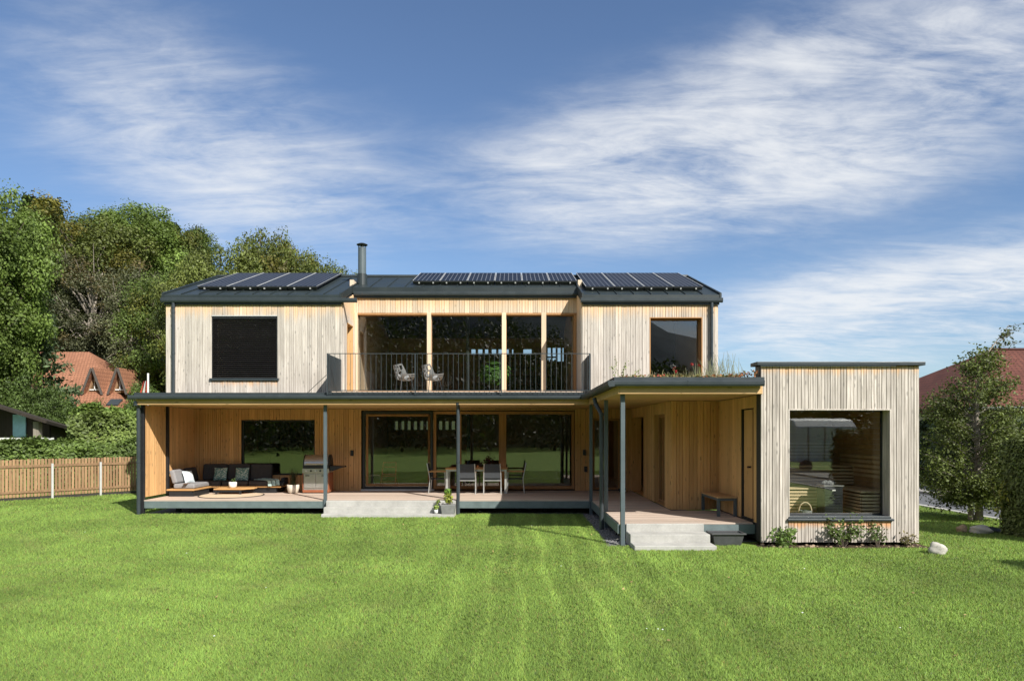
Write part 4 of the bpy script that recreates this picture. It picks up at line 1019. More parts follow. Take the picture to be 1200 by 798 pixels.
# plants on the steps
def potplant(name, x, y, z, pr, phh, pm, label, n, rad, h, tone, size, seed, square=False):
    T = empty(name, (x, y, z), label, 'potted plant', 'potted plants on the wide steps')
    if square: MB().hexa([(x - pr * .85, y - pr * .7, z + .002), (x + pr * .85, y - pr * .7, z + .002), (x + pr * .85, y + pr * .7, z + .002), (x - pr * .85, y + pr * .7, z + .002), (x - pr, y - pr * .8, z + phh), (x + pr, y - pr * .8, z + phh), (x + pr, y + pr * .8, z + phh), (x - pr, y + pr * .8, z + phh)]).build('pot', pm, T, .008)
    else: MB().lathe(x, y, [(pr * .7, z + .002), (pr, z + phh), (pr * .88, z + phh), (pr * .8, z + phh * .8)], 16).build('pot', pm, T, smooth=True)
    q = np.random.default_rng(seed); d = unitdirs(q, n)
    c = np.array([x, y, z + phh + h * .45]) + d * np.array([rad, rad, h * .5]) * q.uniform(.3, 1, (n, 1))
    leafobj('foliage', c, d + q.normal(0, .5, (n, 3)) + np.array([0, 0, .4]), q.uniform(.6, 1.2, n) * size, np.array([tone]) * q.uniform(.65, 1.35, (n, 1)), M['leaf'], T, 1.7)
    st = MB()
    for k in range(6): e_ = c[k * (n // 7)]; st.tube([(x, y, z + phh * .8), (x * .5 + e_[0] * .5, y * .5 + e_[1] * .5, z + phh + h * .2), tuple(e_)], .004, 5)
    st.build('stem', M['bark_pale'], T)
potplant('potted_plant', -1.72, 18.29, .387, .075, .13, M['white'], 'small white pot with bright green plant on the top step', 150, .11, .22, (.13, .24, .03), .05, 1)
potplant('potted_plant', -1.66, 17.83, .091, .19, .24, M['grey_pot'], 'grey box planter with yellow-green plant on the lowest step', 200, .13, .34, (.28, .31, .05), .055, 2, True)
potplant('potted_plant', -1.98, 17.83, .091, .06, .10, M['white'], 'tiny white pot with pale green plant beside the grey planter', 90, .075, .17, (.26, .34, .08), .04, 3)
potplant('potted_plant', -1.96, 18.08, .241, .05, .08, M['grey_pot'], 'little grey pot on the middle step behind the tiny white pot', 70, .07, .13, (.22, .28, .06), .035, 4)

# porch bench, tub, shoes
BN = empty('porch_bench', (4.66, 15.38, DZ), 'wooden seat bench with grey metal legs on the porch', 'bench')
for i in range(4): MB().box(4.44 + i * .108, 14.74, .785, 4.44 + i * .108 + .102, 16.02, .812).build('plank', M['larch_y'], BN, .004)
for x in (4.47, 4.83):
    for y in (14.78, 15.98): MB().box(x - .03, y - .03, DZ + .002, x + .03, y + .03, .784).build('leg', M['post_metal'], BN)
bf = MB(); bf.box(4.50, 14.76, .73, 4.80, 14.80, .784); bf.box(4.50, 15.96, .73, 4.80, 16.0, .784); bf.box(4.45, 14.81, .73, 4.49, 15.95, .784); bf.build('frame', M['post_metal'], BN)
TU = empty('plastic_tub', (4.2, 13.42, 0), 'black rectangular tub beside the porch steps', 'tub')
MB().hexa([(3.94, 13.28, .003), (4.46, 13.28, .003), (4.46, 13.58, .003), (3.94, 13.58, .003), (3.90, 13.24, .225), (4.51, 13.24, .225), (4.51, 13.61, .225), (3.90, 13.61, .225)]).build('body', M['tub'], TU, .01)
rim = MB(); rim.box(3.87, 13.21, .225, 4.54, 13.25, .25); rim.box(3.87, 13.60, .225, 4.54, 13.64, .25); rim.box(3.87, 13.25, .225, 3.91, 13.60, .25); rim.box(4.50, 13.25, .225, 4.54, 13.60, .25); rim.build('rim', M['tub'], TU, .004)
for i, (x, lab) in enumerate(((3.32, 'dark shoe by the glazed porch door, nearer the door'), (3.47, 'dark shoe by the porch niche, nearer the niche'))):
    SH = empty('shoe', (x, 20.95, DZ), lab, 'shoe', 'shoes by the porch door')
    MB().ell(x, 20.95, DZ + .035, .05, .14, .035, 12, 6, lambda d: 1 - .12 * max(0, d[1])).build('sole', M['white'] if i else M['charcoal'], SH, smooth=True)
    MB().ell(x, 20.98, DZ + .065, .045, .11, .045, 12, 6).build('upper', M['charcoal'], SH, smooth=True)

# balcony chairs
def lattice_chair(x, y, rz_, label):
    C = empty('balcony_chair', (0, 0, 0), label, 'chair', 'openwork chairs on the balcony')
    nu, nv = 22, 26; P_ = lambda i, j: None
    mb = MB(); q = random.Random(9); pts = [(q.uniform(0, nu), q.uniform(0, nv)) for _ in range(46)]
    def sh(u, v_):
        a = (u - .5) * 2; 
        if v_ < .5: y_ = -.24 + v_ * .9; z_ = .44 - .03 * math.sin(v_ * 6)
        else: y_ = .21 + (v_ - .5) * .22; z_ = .44 + (v_ - .5) * .80
        wdt = .27 if v_ < .5 else .27 - (v_ - .5) * .10
        return (a * wdt, y_ - (abs(a) ** 2.2) * .16 * (v_ > .45), z_ + abs(a) ** 2.2 * (.17 if v_ < .6 else .17 * (1 - (v_ - .6) * 2)))
    for j in range(nv + 1):
        for i in range(nu + 1): mb.v.append(sh(i / nu, j / nv))
    for j in range(nv):
        for i in range(nu):
            d = sorted(math.hypot(i + .5 - a, j + .5 - b) for a, b in pts)
            if d[1] - d[0] < .80 or i in (0, nu - 1) or j in (0, nv - 1): mb.f.append((j * (nu + 1) + i, j * (nu + 1) + i + 1, (j + 1) * (nu + 1) + i + 1, (j + 1) * (nu + 1) + i))
    s_ = mb.build('seat_shell', plain('chair_shell', (.19, .19, .185), .45), C); md = s_.modifiers.new('thick', 'SOLIDIFY'); md.thickness = .012
    for sx, sy in ((-1, -1), (1, -1), (-1, 1), (1, 1)): MB().tube([(sx * .24, sy * .22, 0), (sx * .17, sy * .15, .43)], .011, 8).build('leg', M['black'], C)
    C.location = (x, y, 3.301); C.rotation_euler.z = rz_; return C
lc = lattice_chair(-3.12, 19.75, .55 + math.pi / 2, 'white openwork chair standing alone on the balcony, nearer the left cheek')
c2 = copy_tree(lc); c2.location = (-2.30, 19.80, 3.301); c2.rotation_euler.z = .45 + math.pi / 2; c2['label'] = 'white openwork chair on the balcony in front of the pale timber post'

# indoors, dimly seen
HC = empty('high_chair', (-3.75, 23.0, .395), 'red ladder-like high chair behind the sliding door', 'chair')
for sx in (-1, 1):
    MB().tube([(-3.75 + sx * .25, 22.72, .396), (-3.75 + sx * .20, 23.15, 1.25)], .022, 8).build('leg', M['red'], HC); MB().tube([(-3.75 + sx * .25, 23.2, .396), (-3.75 + sx * .22, 22.95, .9)], .018, 8).build('leg', M['red'], HC)
for z, y in ((.62, 22.83), (.85, 22.94), (1.08, 23.06), (1.22, 23.12)): MB().box(-3.97, y - .03, z, -3.53, y + .03, z + .03).build('rung', M['red'], HC)
MB().box(-3.97, 22.8, .80, -3.53, 23.1, .825).build('seat', M['red'], HC)
HC.location += Vector((-.22, -.95, 0))
SC = empty('shell_chair', (-4.35, 23.0, .395), 'cream shell chair indoors at the edge of the sliding door', 'chair')
MB().hexa([(-4.62, 22.8, .82), (-4.15, 22.8, .82), (-4.15, 23.25, .82), (-4.62, 23.25, .82), (-4.62, 22.8, .85), (-4.15, 22.8, .85), (-4.15, 23.25, .85), (-4.62, 23.25, .85)]).build('seat', M['pot'], SC, .01)
MB().hexa([(-4.66, 22.82, .85), (-4.60, 22.82, .85), (-4.60, 23.22, .85), (-4.66, 23.22, .85), (-4.78, 22.85, 1.42), (-4.74, 22.85, 1.42), (-4.74, 23.2, 1.42), (-4.78, 23.2, 1.42)]).build('backrest', M['pot'], SC, .01)
MB().tube([(-4.38, 23.0, .397), (-4.38, 23.0, .82)], .03, 10).build('stem', M['black'], SC); MB().lathe(-4.38, 23.0, [(.24, .397), (.22, .42), (.03, .43)], 20).build('base', M['white'], SC)
SC.location += Vector((-.08, -.95, 0))
IP = empty('indoor_plant', (-.55, 22.3, 3.321), 'leafy green houseplant behind the balcony glass', 'houseplant')
MB().lathe(-.55, 22.3, [(.13, 3.322), (.17, 3.6), (.15, 3.6), (.14, 3.5)], 16).build('pot', M['grey_pot'], IP)
q = np.random.default_rng(6); n = 420; d = unitdirs(q, n); cc = np.array([-.55, 22.3, 4.15]) + d * np.array([.62, .45, .42]) * q.uniform(.4, 1, (n, 1))
leafobj('foliage', cc, d + [0, 0, .6], q.uniform(.07, .13, n), np.array([[.10, .22, .05]]) * q.uniform(.6, 1.3, (n, 1)), M['leaf'], IP, 2.2)
stb = MB()
for k in range(9): stb.tube([(-.55, 22.3, 3.55), tuple(cc[k] * .5 + np.array([-.55, 22.3, 3.8]) * .5), tuple(cc[k])], .008, 5)
stb.build('stem', M['bark'], IP)
for x, z, lab in ((-2.95, 5.0, 'glass pendant lamp hanging lower behind the balcony glass'), (-2.70, 5.25, 'glass pendant lamp hanging higher behind the balcony glass')):
    L_ = empty('pendant_lamp', (x, 21.9, z), lab, 'lamp', 'pendant lamps upstairs')
    MB().tube([(x, 21.9, z), (x, 21.9, 6.8)], .004, 5).build('cord', M['cable'], L_); MB().lathe(x, 21.9, [(.012, z + .08), (.04, z), (.03, z - .06), (.01, z - .07)], 12).build('shade', M['alu'], L_)

# ------------------------------------------------------------------ planting
def woody(x, y, z, h, r, seed, n=6):
    mb = MB(); q = random.Random(seed); tips = []
    for k in range(n):
        a = q.uniform(0, 6.28); l = q.uniform(.6, 1)
        e_ = (x + r * l * math.cos(a), y + r * l * math.sin(a), z + h * q.uniform(.55, 1))
        mb.tube([(x + .02 * math.cos(a), y + .02 * math.sin(a), z), ((x * .6 + e_[0] * .4), (y * .6 + e_[1] * .4), z + (e_[2] - z) * .5), e_], [.010, .007, .003], 5); tips.append(e_)
    return mb, tips
def shrub(name, x, y, h, r, n, tone, size, seed, label, group=None, z=0):
    T = empty(name, (x, y, z), label, 'shrub', group); mb, tips = woody(x, y, z, h, r, seed, 9); mb.build('stem', M['bark'], T)
    q = np.random.default_rng(seed); tp = np.array(tips); k = q.integers(0, len(tp), n); f = q.uniform(.35, 1.05, (n, 1))
    c = np.array([x, y, z]) * (1 - f) + tp[k] * f + q.normal(0, .05, (n, 3)); c[:, 2] = np.maximum(c[:, 2], z + .03)
    leafobj('foliage', c, q.normal(size=(n, 3)) + [0, -.3, .8], size * q.uniform(.6, 1.3, n), np.array([tone]) * q.uniform(.6, 1.4, (n, 1)), M['leaf'], T, 1.6)
GB = 'young shrubs in the bed under the sauna window'
shrub('garden_shrub', 5.22, 13.12, .42, .26, 300, (.13, .20, .05), .05, 1, 'low spreading green shrub at the sauna corner nearest the porch', GB)
shrub('garden_shrub', 6.37, 13.12, .62, .34, 420, (.12, .17, .05), .045, 2, 'largest rose-like shrub under the middle of the sauna window', GB)
shrub('garden_shrub', 7.02, 13.12, .46, .17, 150, (.11, .16, .05), .04, 3, 'thin upright shrub right of the largest rose-like one', GB)
shrub('garden_shrub', 7.62, 13.12, .26, .15, 90, (.15, .13, .06), .04, 5, 'small brownish shrub at the outer sauna corner', GB)
# flat roof planting
ss = MB(); ss.box(2.1, 13.12, 3.216, 4.78, 19.45, 3.265); tag(ss.build('roof_substrate', M['soil'], vr))
q = np.random.default_rng(11); n = 5200
x = q.uniform(2.1, 4.78, n); y = 13.15 + q.random(n) ** 1.2 * 6.2; hh = .02 + .05 * q.random(n) + .10 * np.exp(-((x - 4.75) / .45) ** 2)
c = np.stack([x, y, 3.262 + hh * q.uniform(.2, 1, n)], 1)
red = (q.random(n) < .25 + .45 * np.exp(-((x - 4.7) / .6) ** 2)); tn = np.where(red[:, None], [[.36, .14, .06]], [[.20, .19, .07]]) * q.uniform(.6, 1.4, (n, 1))
tag(leafobj('roof_sedum', c, q.normal(size=(n, 3)) + [0, 0, .7], q.uniform(.02, .05, n), tn, M['leaf'], None), 'reddish and olive sedum covering the porch roof', kind='stuff')
v = []; 
def rgt(seed, n, xr, yr, h, tone, name, label):
    q = np.random.default_rng(seed); V = []; T = []
    for i in range(n):
        xx, yy = q.uniform(*xr), q.uniform(*yr); hh = h * q.uniform(.3, 1) ; lx, ly = q.normal(0, .25) * hh, q.normal(0, .2) * hh; w_ = .006
        V.append([(xx - w_, yy, 3.25), (xx + w_, yy, 3.25), (xx + lx + w_ * .4, yy + ly, 3.25 + hh), (xx + lx - w_ * .4, yy + ly, 3.25 + hh)]); T.append(np.array(tone) * q.uniform(.6, 1.3))
    tag(quadmesh(name, np.array(V, np.float32), np.array(T, np.float32), M['blade']), label, kind='stuff')
rgt(1, 800, (2.7, 4.75), (13.3, 18), .19, (.24, .22, .11), 'roof_grass', 'dry wispy grass growing along the porch roof')
rgt(2, 110, (4.1, 4.7), (13.6, 16), .60, (.22, .23, .13), 'roof_grass', 'taller dry stalks on the porch roof near the sauna')
for i, (x, y, h, lab) in enumerate(((4.02, 16.6, .52, 'red flower cluster on the porch roof before the window'), (3.72, 16.8, .42, 'small red flower on the roof left of the cluster'), (4.38, 16.0, .55, 'single red flower near the right downpipe'), (3.90, 17.2, .42, 'red bloom low at the window sill'))):
    T = empty('roof_flower', (x, y, 3.26), lab, 'flower', 'red flowers on the porch roof'); q = np.random.default_rng(i + 40)
    stn = MB(); 
    for k in range(4): stn.tube([(x, y, 3.26), (x + q.normal(0, .08), y, 3.26 + h * q.uniform(.7, 1))], .005, 5)
    stn.build('stem', plain('stem_green', (.12, .16, .05)), T); hd = np.array([p for p in [stn.v[-1], stn.v[-15], stn.v[-30]]])
    n = 24; leafobj('petal', hd[q.integers(0, 3, n)] + q.normal(0, .02, (n, 3)), q.normal(size=(n, 3)), q.uniform(.025, .04, n), np.array([[.55, .05, .06]]) * q.uniform(.7, 1.3, (n, 1)), M['petal'], T)
SB = empty('seed_bag', (3.70, 17.6, 3.26), 'pale green and white sack standing on the porch roof', 'sack')
MB().box(3.56, 17.5, 3.262, 3.90, 17.7, 3.50).build('sack', M['white'], SB, .05, seg=3); MB().box(3.57, 17.494, 3.36, 3.80, 17.499, 3.45).build('print', plain('print_green', (.25, .5, .3)), SB)
# pale wild plant in front of the right upper wall
WP_ = empty('roof_weed', (2.55, 16.5, 3.2), 'wispy tall weed before the pale upper wall', 'plant'); q = np.random.default_rng(77); n = 120
tip = np.array([[2.5, 16.5, 4.0], [2.75, 16.5, 3.9], [2.4, 16.5, 3.8], [3.1, 16.6, 3.75]]); k = q.integers(0, 4, n); f = q.uniform(.2, 1, (n, 1))
leafobj('foliage', np.array([2.6, 16.5, 3.22]) * (1 - f) + tip[k] * f + q.normal(0, .025, (n, 3)), q.normal(size=(n, 3)), q.uniform(.02, .045, n), np.array([[.22, .26, .10]]) * q.uniform(.7, 1.3, (n, 1)), M['leaf'], WP_)
sw_ = MB()
for t in tip: sw_.tube([(2.6, 16.5, 3.22), tuple(t)], .004, 4)
sw_.build('stem', plain('weed_stem', (.2, .22, .1)), WP_)

# rocks
def rock(x, y, r, hz, m_, label, seed):
    q = random.Random(seed); off = [q.uniform(0, 6) for _ in range(6)]
    fn = lambda d: 1 + .16 * math.sin(3 * d[0] + off[0]) * math.sin(4 * d[1] + off[1]) + .10 * math.sin(6 * d[2] + off[2] + 3 * d[0])
    o = MB().ell(0, 0, 0, r, r * .8, hz, 18, 12, fn).build('rock', m_, None, smooth=True); o.location = (x, y, hz * .55); tag(o, label, 'rock', 'rocks on the lawn')
rock(7.70, 12.35, .15, .15, M['rock'], 'round white rock on the lawn beside the sauna corner', 1)
rock(10.27, 14.95, .24, .12, M['rock'], 'flat pale rock on the lawn before the tree', 2)
rock(9.93, 15.05, .11, .11, M['brown_rock'], 'small brown rock left of the flat pale one', 3)
rock(10.62, 15.1, .2, .07, M['black'], 'low dark rock between the flat pale rock and hedge', 4)

# ------------------------------------------------------------------ fence
F0, F1 = Vector((-18.0, 20.2, 0)), Vector((-11.2, 27.0, 0)); F0.y = 21.7 + (F0.x + 16.3) * 1.148; F1.y = 21.7 + (F1.x + 16.3) * 1.148
FN = empty('picket_fence', F0, 'brown picket fence with white metal posts below the hedge', 'fence')
fd_ = (F1 - F0); fl = fd_.length; fd_.normalize(); fa = math.atan2(fd_.y, fd_.x)
def fbox(mb, u0, u1, d0, d1, z0, z1):
    n_ = Vector((fd_.y, -fd_.x, 0)); p = []
    for z in (z0, z1):
        for u, d in ((u0, d0), (u1, d0), (u1, d1), (u0, d1)): q_ = F0 + fd_ * u + n_ * d; p.append((q_.x, q_.y, z))
    mb.hexa(p)
rl_ = MB(); fbox(rl_, 0, fl, .03, .0, 1.07, 1.15); fbox(rl_, 0, fl, .03, .0, .24, .31); rl_.build('rail', M['fence_wood'], FN)
kb = MB(); fbox(kb, 0, fl, .02, -.1, 0, .09); kb.build('base_strip', M['dark_core'], FN)
u = 0; rf_ = random.Random(5)
while u < fl:
    p = F0 + fd_ * u + Vector((fd_.y, -fd_.x, 0)) * -.001
    plank(FN, M['fence_wood'], (p.x, p.y, .11), fa, -.074 * -1 * rf_.uniform(.9, 1.1), -.02, 1.22 + rf_.uniform(-.012, .012), 'picket'); u += .098
for px in (-61, 60.5, 117, 165):
    # where the post stands along the fence line
    t = (px - 600) / 800; xx = (21.7 + 16.3 * 1.148) / (1 / t - 1.148); u = (xx - F0.x) / fd_.x
    m_ = MB(); fbox(m_, u - .03, u + .03, .10, .035, 0, 1.18); m_.build('post', M['alu'], FN)

# ------------------------------------------------------------------ trees
TC = {}
def treemesh(kind, seed):
    """crown and trunk meshes for a tree of unit height 10 m, base at the origin"""
    key = (kind, seed)
    if key in TC: return TC[key]
    q = np.random.default_rng(seed * 31 + hash(kind) % 1 + {'broad': 1, 'bright': 2, 'chestnut': 3, 'dry': 4, 'spruce': 5, 'pine': 6, 'bush': 7}[kind] * 101)
    P = dict(broad=dict(rx=3.4, z0=2.0, n=110, rc=.85, lv=560, ls=.086, tone=(.100, .142, .032)), bright=dict(rx=3.3, z0=1.6, n=120, rc=.80, lv=560, ls=.086, tone=(.125, .18, .038)),
             chestnut=dict(rx=4.2, z0=1.8, n=125, rc=.85, lv=560, ls=.09, tone=(.118, .142, .034)), dry=dict(rx=3.0, z0=1.2, n=110, rc=.75, lv=300, ls=.085, tone=(.105, .112, .055)),
             bush=dict(rx=4.6, z0=.2, n=80, rc=1.4, lv=420, ls=.17, tone=(.075, .115, .026)), pine=None, spruce=None)[kind]
    root = MB(); mb = MB(); C = []; Nn = []; Sz = []; Tn = []
    if kind in ('spruce', 'pine'):
        mb.tube([(0, 0, -1), (0, 0, 4), (.05, 0, 10)], [.2, .14, .02], 8)
        base = np.array((.040, .062, .026) if kind == 'spruce' else (.09, .125, .06)); R0 = 1.9 if kind == 'spruce' else 2.9
        nl = 34 if kind == 'spruce' else 15
        for i in range(nl):
            z = 1.0 + 8.8 * (i / nl) ** .92; L = R0 * (1 - i / nl) ** (.9 if kind == 'spruce' else .6) + .15
            for k in range(7):
                a = q.uniform(0, 6.28); l = L * q.uniform(.75, 1.12); m_ = int(30 + l * 50)
                s_ = q.uniform(.15, 1, m_); dr = -.35 * l * s_ ** 1.4 if kind == 'spruce' else .12 * l * s_
                pts = np.stack([np.cos(a) * l * s_, np.sin(a) * l * s_, z + dr], 1) + q.normal(0, .09 * (1 if kind == 'spruce' else 1.6), (m_, 3))
                C.append(pts); Nn.append(q.normal(0, .6, (m_, 3)) + [0, 0, 1]); Sz.append(q.uniform(.08, .17, m_)); Tn.append(base * q.uniform(.65, 1.45, (m_, 1)))
                if kind == 'pine' or i % 3 == 0: mb.tube([(0, 0, z), (math.cos(a) * l * .8, math.sin(a) * l * .8, z + (-.25 * l if kind == 'spruce' else .1 * l))], [.035, .01], 4, False)
    else:
        rx, z0 = P['rx'], P['z0']; zc, hz = (10 + z0) / 2, (10 - z0) / 2
        lob = [(q.uniform(0, 6.28), q.uniform(.25, .9), q.uniform(.75, 1.1)) for _ in range(7)]
        tr = [(0, 0, -1), (q.normal(0, .1), q.normal(0, .1), 2.2), (q.normal(0, .25), q.normal(0, .25), 5), (q.normal(0, .3), q.normal(0, .3), 8.2)]
        if kind != 'bush': mb.tube(tr, [.28, .21, .13, .03], 9)
        for i in range(P['n']):
            d = unitdirs(q, 1)[0]; rad = q.uniform(.3, 1) ** .45
            lump = 1 + sum(.16 * w_ * math.cos(math.atan2(d[1], d[0]) - a) * math.sin(3 * (d[2] + b)) for a, b, w_ in lob[:4])
            c = np.array([d[0] * rx, d[1] * rx, d[2] * hz]) * rad * .86 * lump + [0, 0, zc]
            if kind == 'bush': c[2] = abs(c[2])
            rc = P['rc'] * q.uniform(.55, 1.25); m_ = int(P['lv'] * (rc / P['rc']) ** 2)
            e_ = unitdirs(q, m_); rr_ = rc * q.uniform(.45, 1.05, (m_, 1)) * (1 + .25 * np.sin(5 * e_[:, :1] + i))
            pts = c + e_ * rr_ * [1, 1, .7]
            hue = np.array(P['tone']) * q.uniform(.75, 1.3) * (np.array([1.25, .95, .8]) if (kind in ('chestnut', 'dry', 'broad') and q.random() < .10) else 1)
            C.append(pts); Nn.append(e_ * .8 + q.normal(0, .55, (m_, 3)) + [0, 0, .45]); Sz.append(P['ls'] * q.uniform(.55, 1.35, m_)); Tn.append(hue * q.uniform(.6, 1.45, (m_, 1)))
            if i % 2 == 0 and kind != 'bush':
                zb = min(8, max(1.6, c[2] - q.uniform(1.2, 3))); b0_ = np.array([0, 0, zb]); md_ = (b0_ + c) / 2 + [0, 0, .25]
                mb.tube([tuple(b0_), tuple(md_), tuple(c + (c - b0_) * .12)], [.085, .05, .012], 5, False)
            elif kind == 'bush' and i % 3 == 0: mb.tube([(0, 0, -.3), tuple(c * .5), tuple(c)], [.1, .06, .02], 5, False)
        if kind == 'dry':   # bare twigs show through the thin crown
            for i in range(60):
                d = unitdirs(q, 1)[0]; c = np.array([d[0] * rx, d[1] * rx, d[2] * hz]) * q.uniform(.5, 1.02) + [0, 0, zc]; b0_ = c * .55 + np.array([0, 0, zc]) * .4
                mb.tube([tuple(b0_), tuple((b0_ + c) / 2 + q.normal(0, .12, 3)), tuple(c)], [.03, .02, .008], 4, False)
    AC = np.concatenate(C); kz = 10 / np.percentile(AC[:, 2], 99.6)     # the crown's top stands at the nominal height
    if kind != 'spruce': AC = AC * [1, 1, kz]; mb.v = [(a, b, c * kz) for a, b, c in mb.v]
    cr = leafobj('crown', AC, np.concatenate(Nn), np.concatenate(Sz), np.concatenate(Tn).astype(np.float32), M['needle' if kind in ('spruce', 'pine') else 'leaf'], None, 1.5 if kind not in ('spruce', 'pine') else 2.4)
    tk = mb.build('trunk', M['bark_pale' if kind == 'dry' else 'bark'])
    TC[key] = (cr.data, tk.data); bpy.data.objects.remove(cr); bpy.data.objects.remove(tk)
    return TC[key]
def tree(name, kind, seed, x, y, z, h, wf, rot, label, group=None, cat='tree'):
    T = empty(name, (x, y, z), label, cat, group); cr, tk = treemesh(kind, seed); h *= {'bush': .92, 'spruce': 1.0, 'pine': 1.0}.get(kind, 1.0)
    for nm, me in (('crown', cr), ('trunk' if kind != 'bush' else 'stem', tk)):
        o = bpy.data.objects.new(nm, me); col.objects.link(o); o.parent = T
    T.scale = (wf * h / 10, wf * h / 10, h / 10); T.rotation_euler.z = rot
    return T
def at(px, Y): return (px - 600) / 800 * Y
def top(py, Y): return 2.2 + (507 - py) * Y / 800
WG_ = 'trees on the wooded slope behind the house'
def wt(name, kind, seed, px, topy, Y, wf, label, group=WG_, zb=None, rot=None):
    x = at(px, Y); z = float(hillz(np.array(x), np.array(Y))) if zb is None else zb
    h = top(topy, Y) - z
    if h < 7: z = top(topy, Y) - 7; h = 7
    tree(name, kind, seed, x, Y, z - .2, h + .2, wf, px * 1.7 if rot is None else rot, label, group)
wt('maple_tree', 'bright', 1, -6, 230, 38, .66, 'tall light green leafy tree at the picture edge above the brown shed', zb=0)
wt('leafy_tree', 'bright', 2, -70, 250, 36, 1.0, 'leafy tree partly out of frame left of the tall light green one', zb=0)
wt('pine_tree', 'pine', 1, 34, 318, 41, .8, 'soft blue-green pine with drooping boughs above the orange roof', zb=0)
wt('spruce_tree', 'spruce', 1, 38, 226, 92, 1.3, 'dark spruce on the skyline just right of the tall light green tree')
wt('spruce_tree', 'spruce', 2, 58, 229, 88, 1.5, 'dark spruce on the skyline, second from the light green tree')
wt('leafy_tree', 'chestnut', 1, 95, 250, 66, 1.05, 'brownish green round tree on the slope beside the skyline spruces')
wt('leafy_tree', 'bright', 1, 138, 246, 74, .85, 'green tree with visible stems, tallest in the middle of the slope')
wt('leafy_tree', 'bright', 2, 180, 250, 72, .95, 'bright yellow-green tree standing forward on the slope')
wt('spruce_tree', 'spruce', 1, 199, 256, 84, 1.3, 'spruce rising thinly behind the yellow-green tree')
wt('spruce_tree', 'spruce', 2, 229, 266, 80, 1.7, 'broad dark conifer on the skyline beside the chestnut tree')
wt('leafy_tree', 'broad', 1, 215, 272, 74, .8, 'dark green tree between the two skyline conifers')
wt('leafy_tree', 'broad', 2, 165, 262, 78, 1.0, 'dark tree behind the tallest green tree of the slope')
wt('leafy_tree', 'broad', 1, 118, 262, 82, .8, 'dark tree filling the gap below the brownish round tree')
wt('leafy_tree', 'broad', 2, 68, 262, 70, 1.1, 'dark green tree below the skyline spruces')
wt('dry_tree', 'dry', 1, 112, 300, 61.5, 1.0, 'thin greyish brown tree with bare twigs behind the orange roof')
wt('dry_tree', 'dry', 2, 160, 312, 60, .95, 'thin greyish brown tree with bare twigs beside the house gable')
wt('dry_tree', 'dry', 1, 190, 345, 57, .7, 'small sparse brown tree touching the house corner')
wt('leafy_tree', 'broad', 1, 205, 318, 52, .8, 'dark leafy tree just behind the left gable')
wt('leafy_tree', 'broad', 2, 140, 330, 68, 1.2, 'shaded tree deep behind the sparse brown trees')
wt('leafy_tree', 'broad', 1, 95, 340, 70, 1.2, 'shaded dark tree behind the orange-roofed house')
wt('chestnut_tree', 'chestnut', 4, 300, 270, 47, .62, 'large round chestnut tree with browning leaves above the left roof', zb=0)
wt('chestnut_tree', 'chestnut', 2, 250, 300, 46, .68, 'lower chestnut tree with browning leaves left of the large one', zb=0)
wt('chestnut_tree', 'chestnut', 2, 352, 294, 50, .62, 'smaller browning chestnut tree falling away towards the chimney', zb=0)
wt('leafy_tree', 'chestnut', 1, 383, 310, 52, .5, 'low yellowing tree between chestnut and chimney', zb=0)
wt('leafy_tree', 'chestnut', 2, 411, 319, 56, .42, 'tree top just showing beside the chimney foot', zb=0)
wt('spruce_tree', 'spruce', 2, 20, 262, 84, 1.6, 'dark spruce hidden in the slope behind the light green tree')
wt('leafy_tree', 'broad', 2, 30, 330, 64, 1.0, 'dark leafy tree between pine and light green tree')
for i, (px, ty, Y, sd, lab) in enumerate(((60, 448, 38, 1, 'dark green bushy tree in front of the orange roof'), (50, 440, 36, 2, 'dark bushy tree above the shed roof'), (108, 460, 35, 2, 'low dark bush below the dormers'), (16, 425, 36, 1, 'bush behind the shed at the picture edge'), (170, 440, 44, 2, 'bush showing behind the flag'))):
    tree('leafy_bush', 'bush', sd, at(px, Y), Y, -.2, (top(ty, Y)) * 1.0, .62, i * 1.3, lab, 'bushes round the orange-roofed house', 'bush')

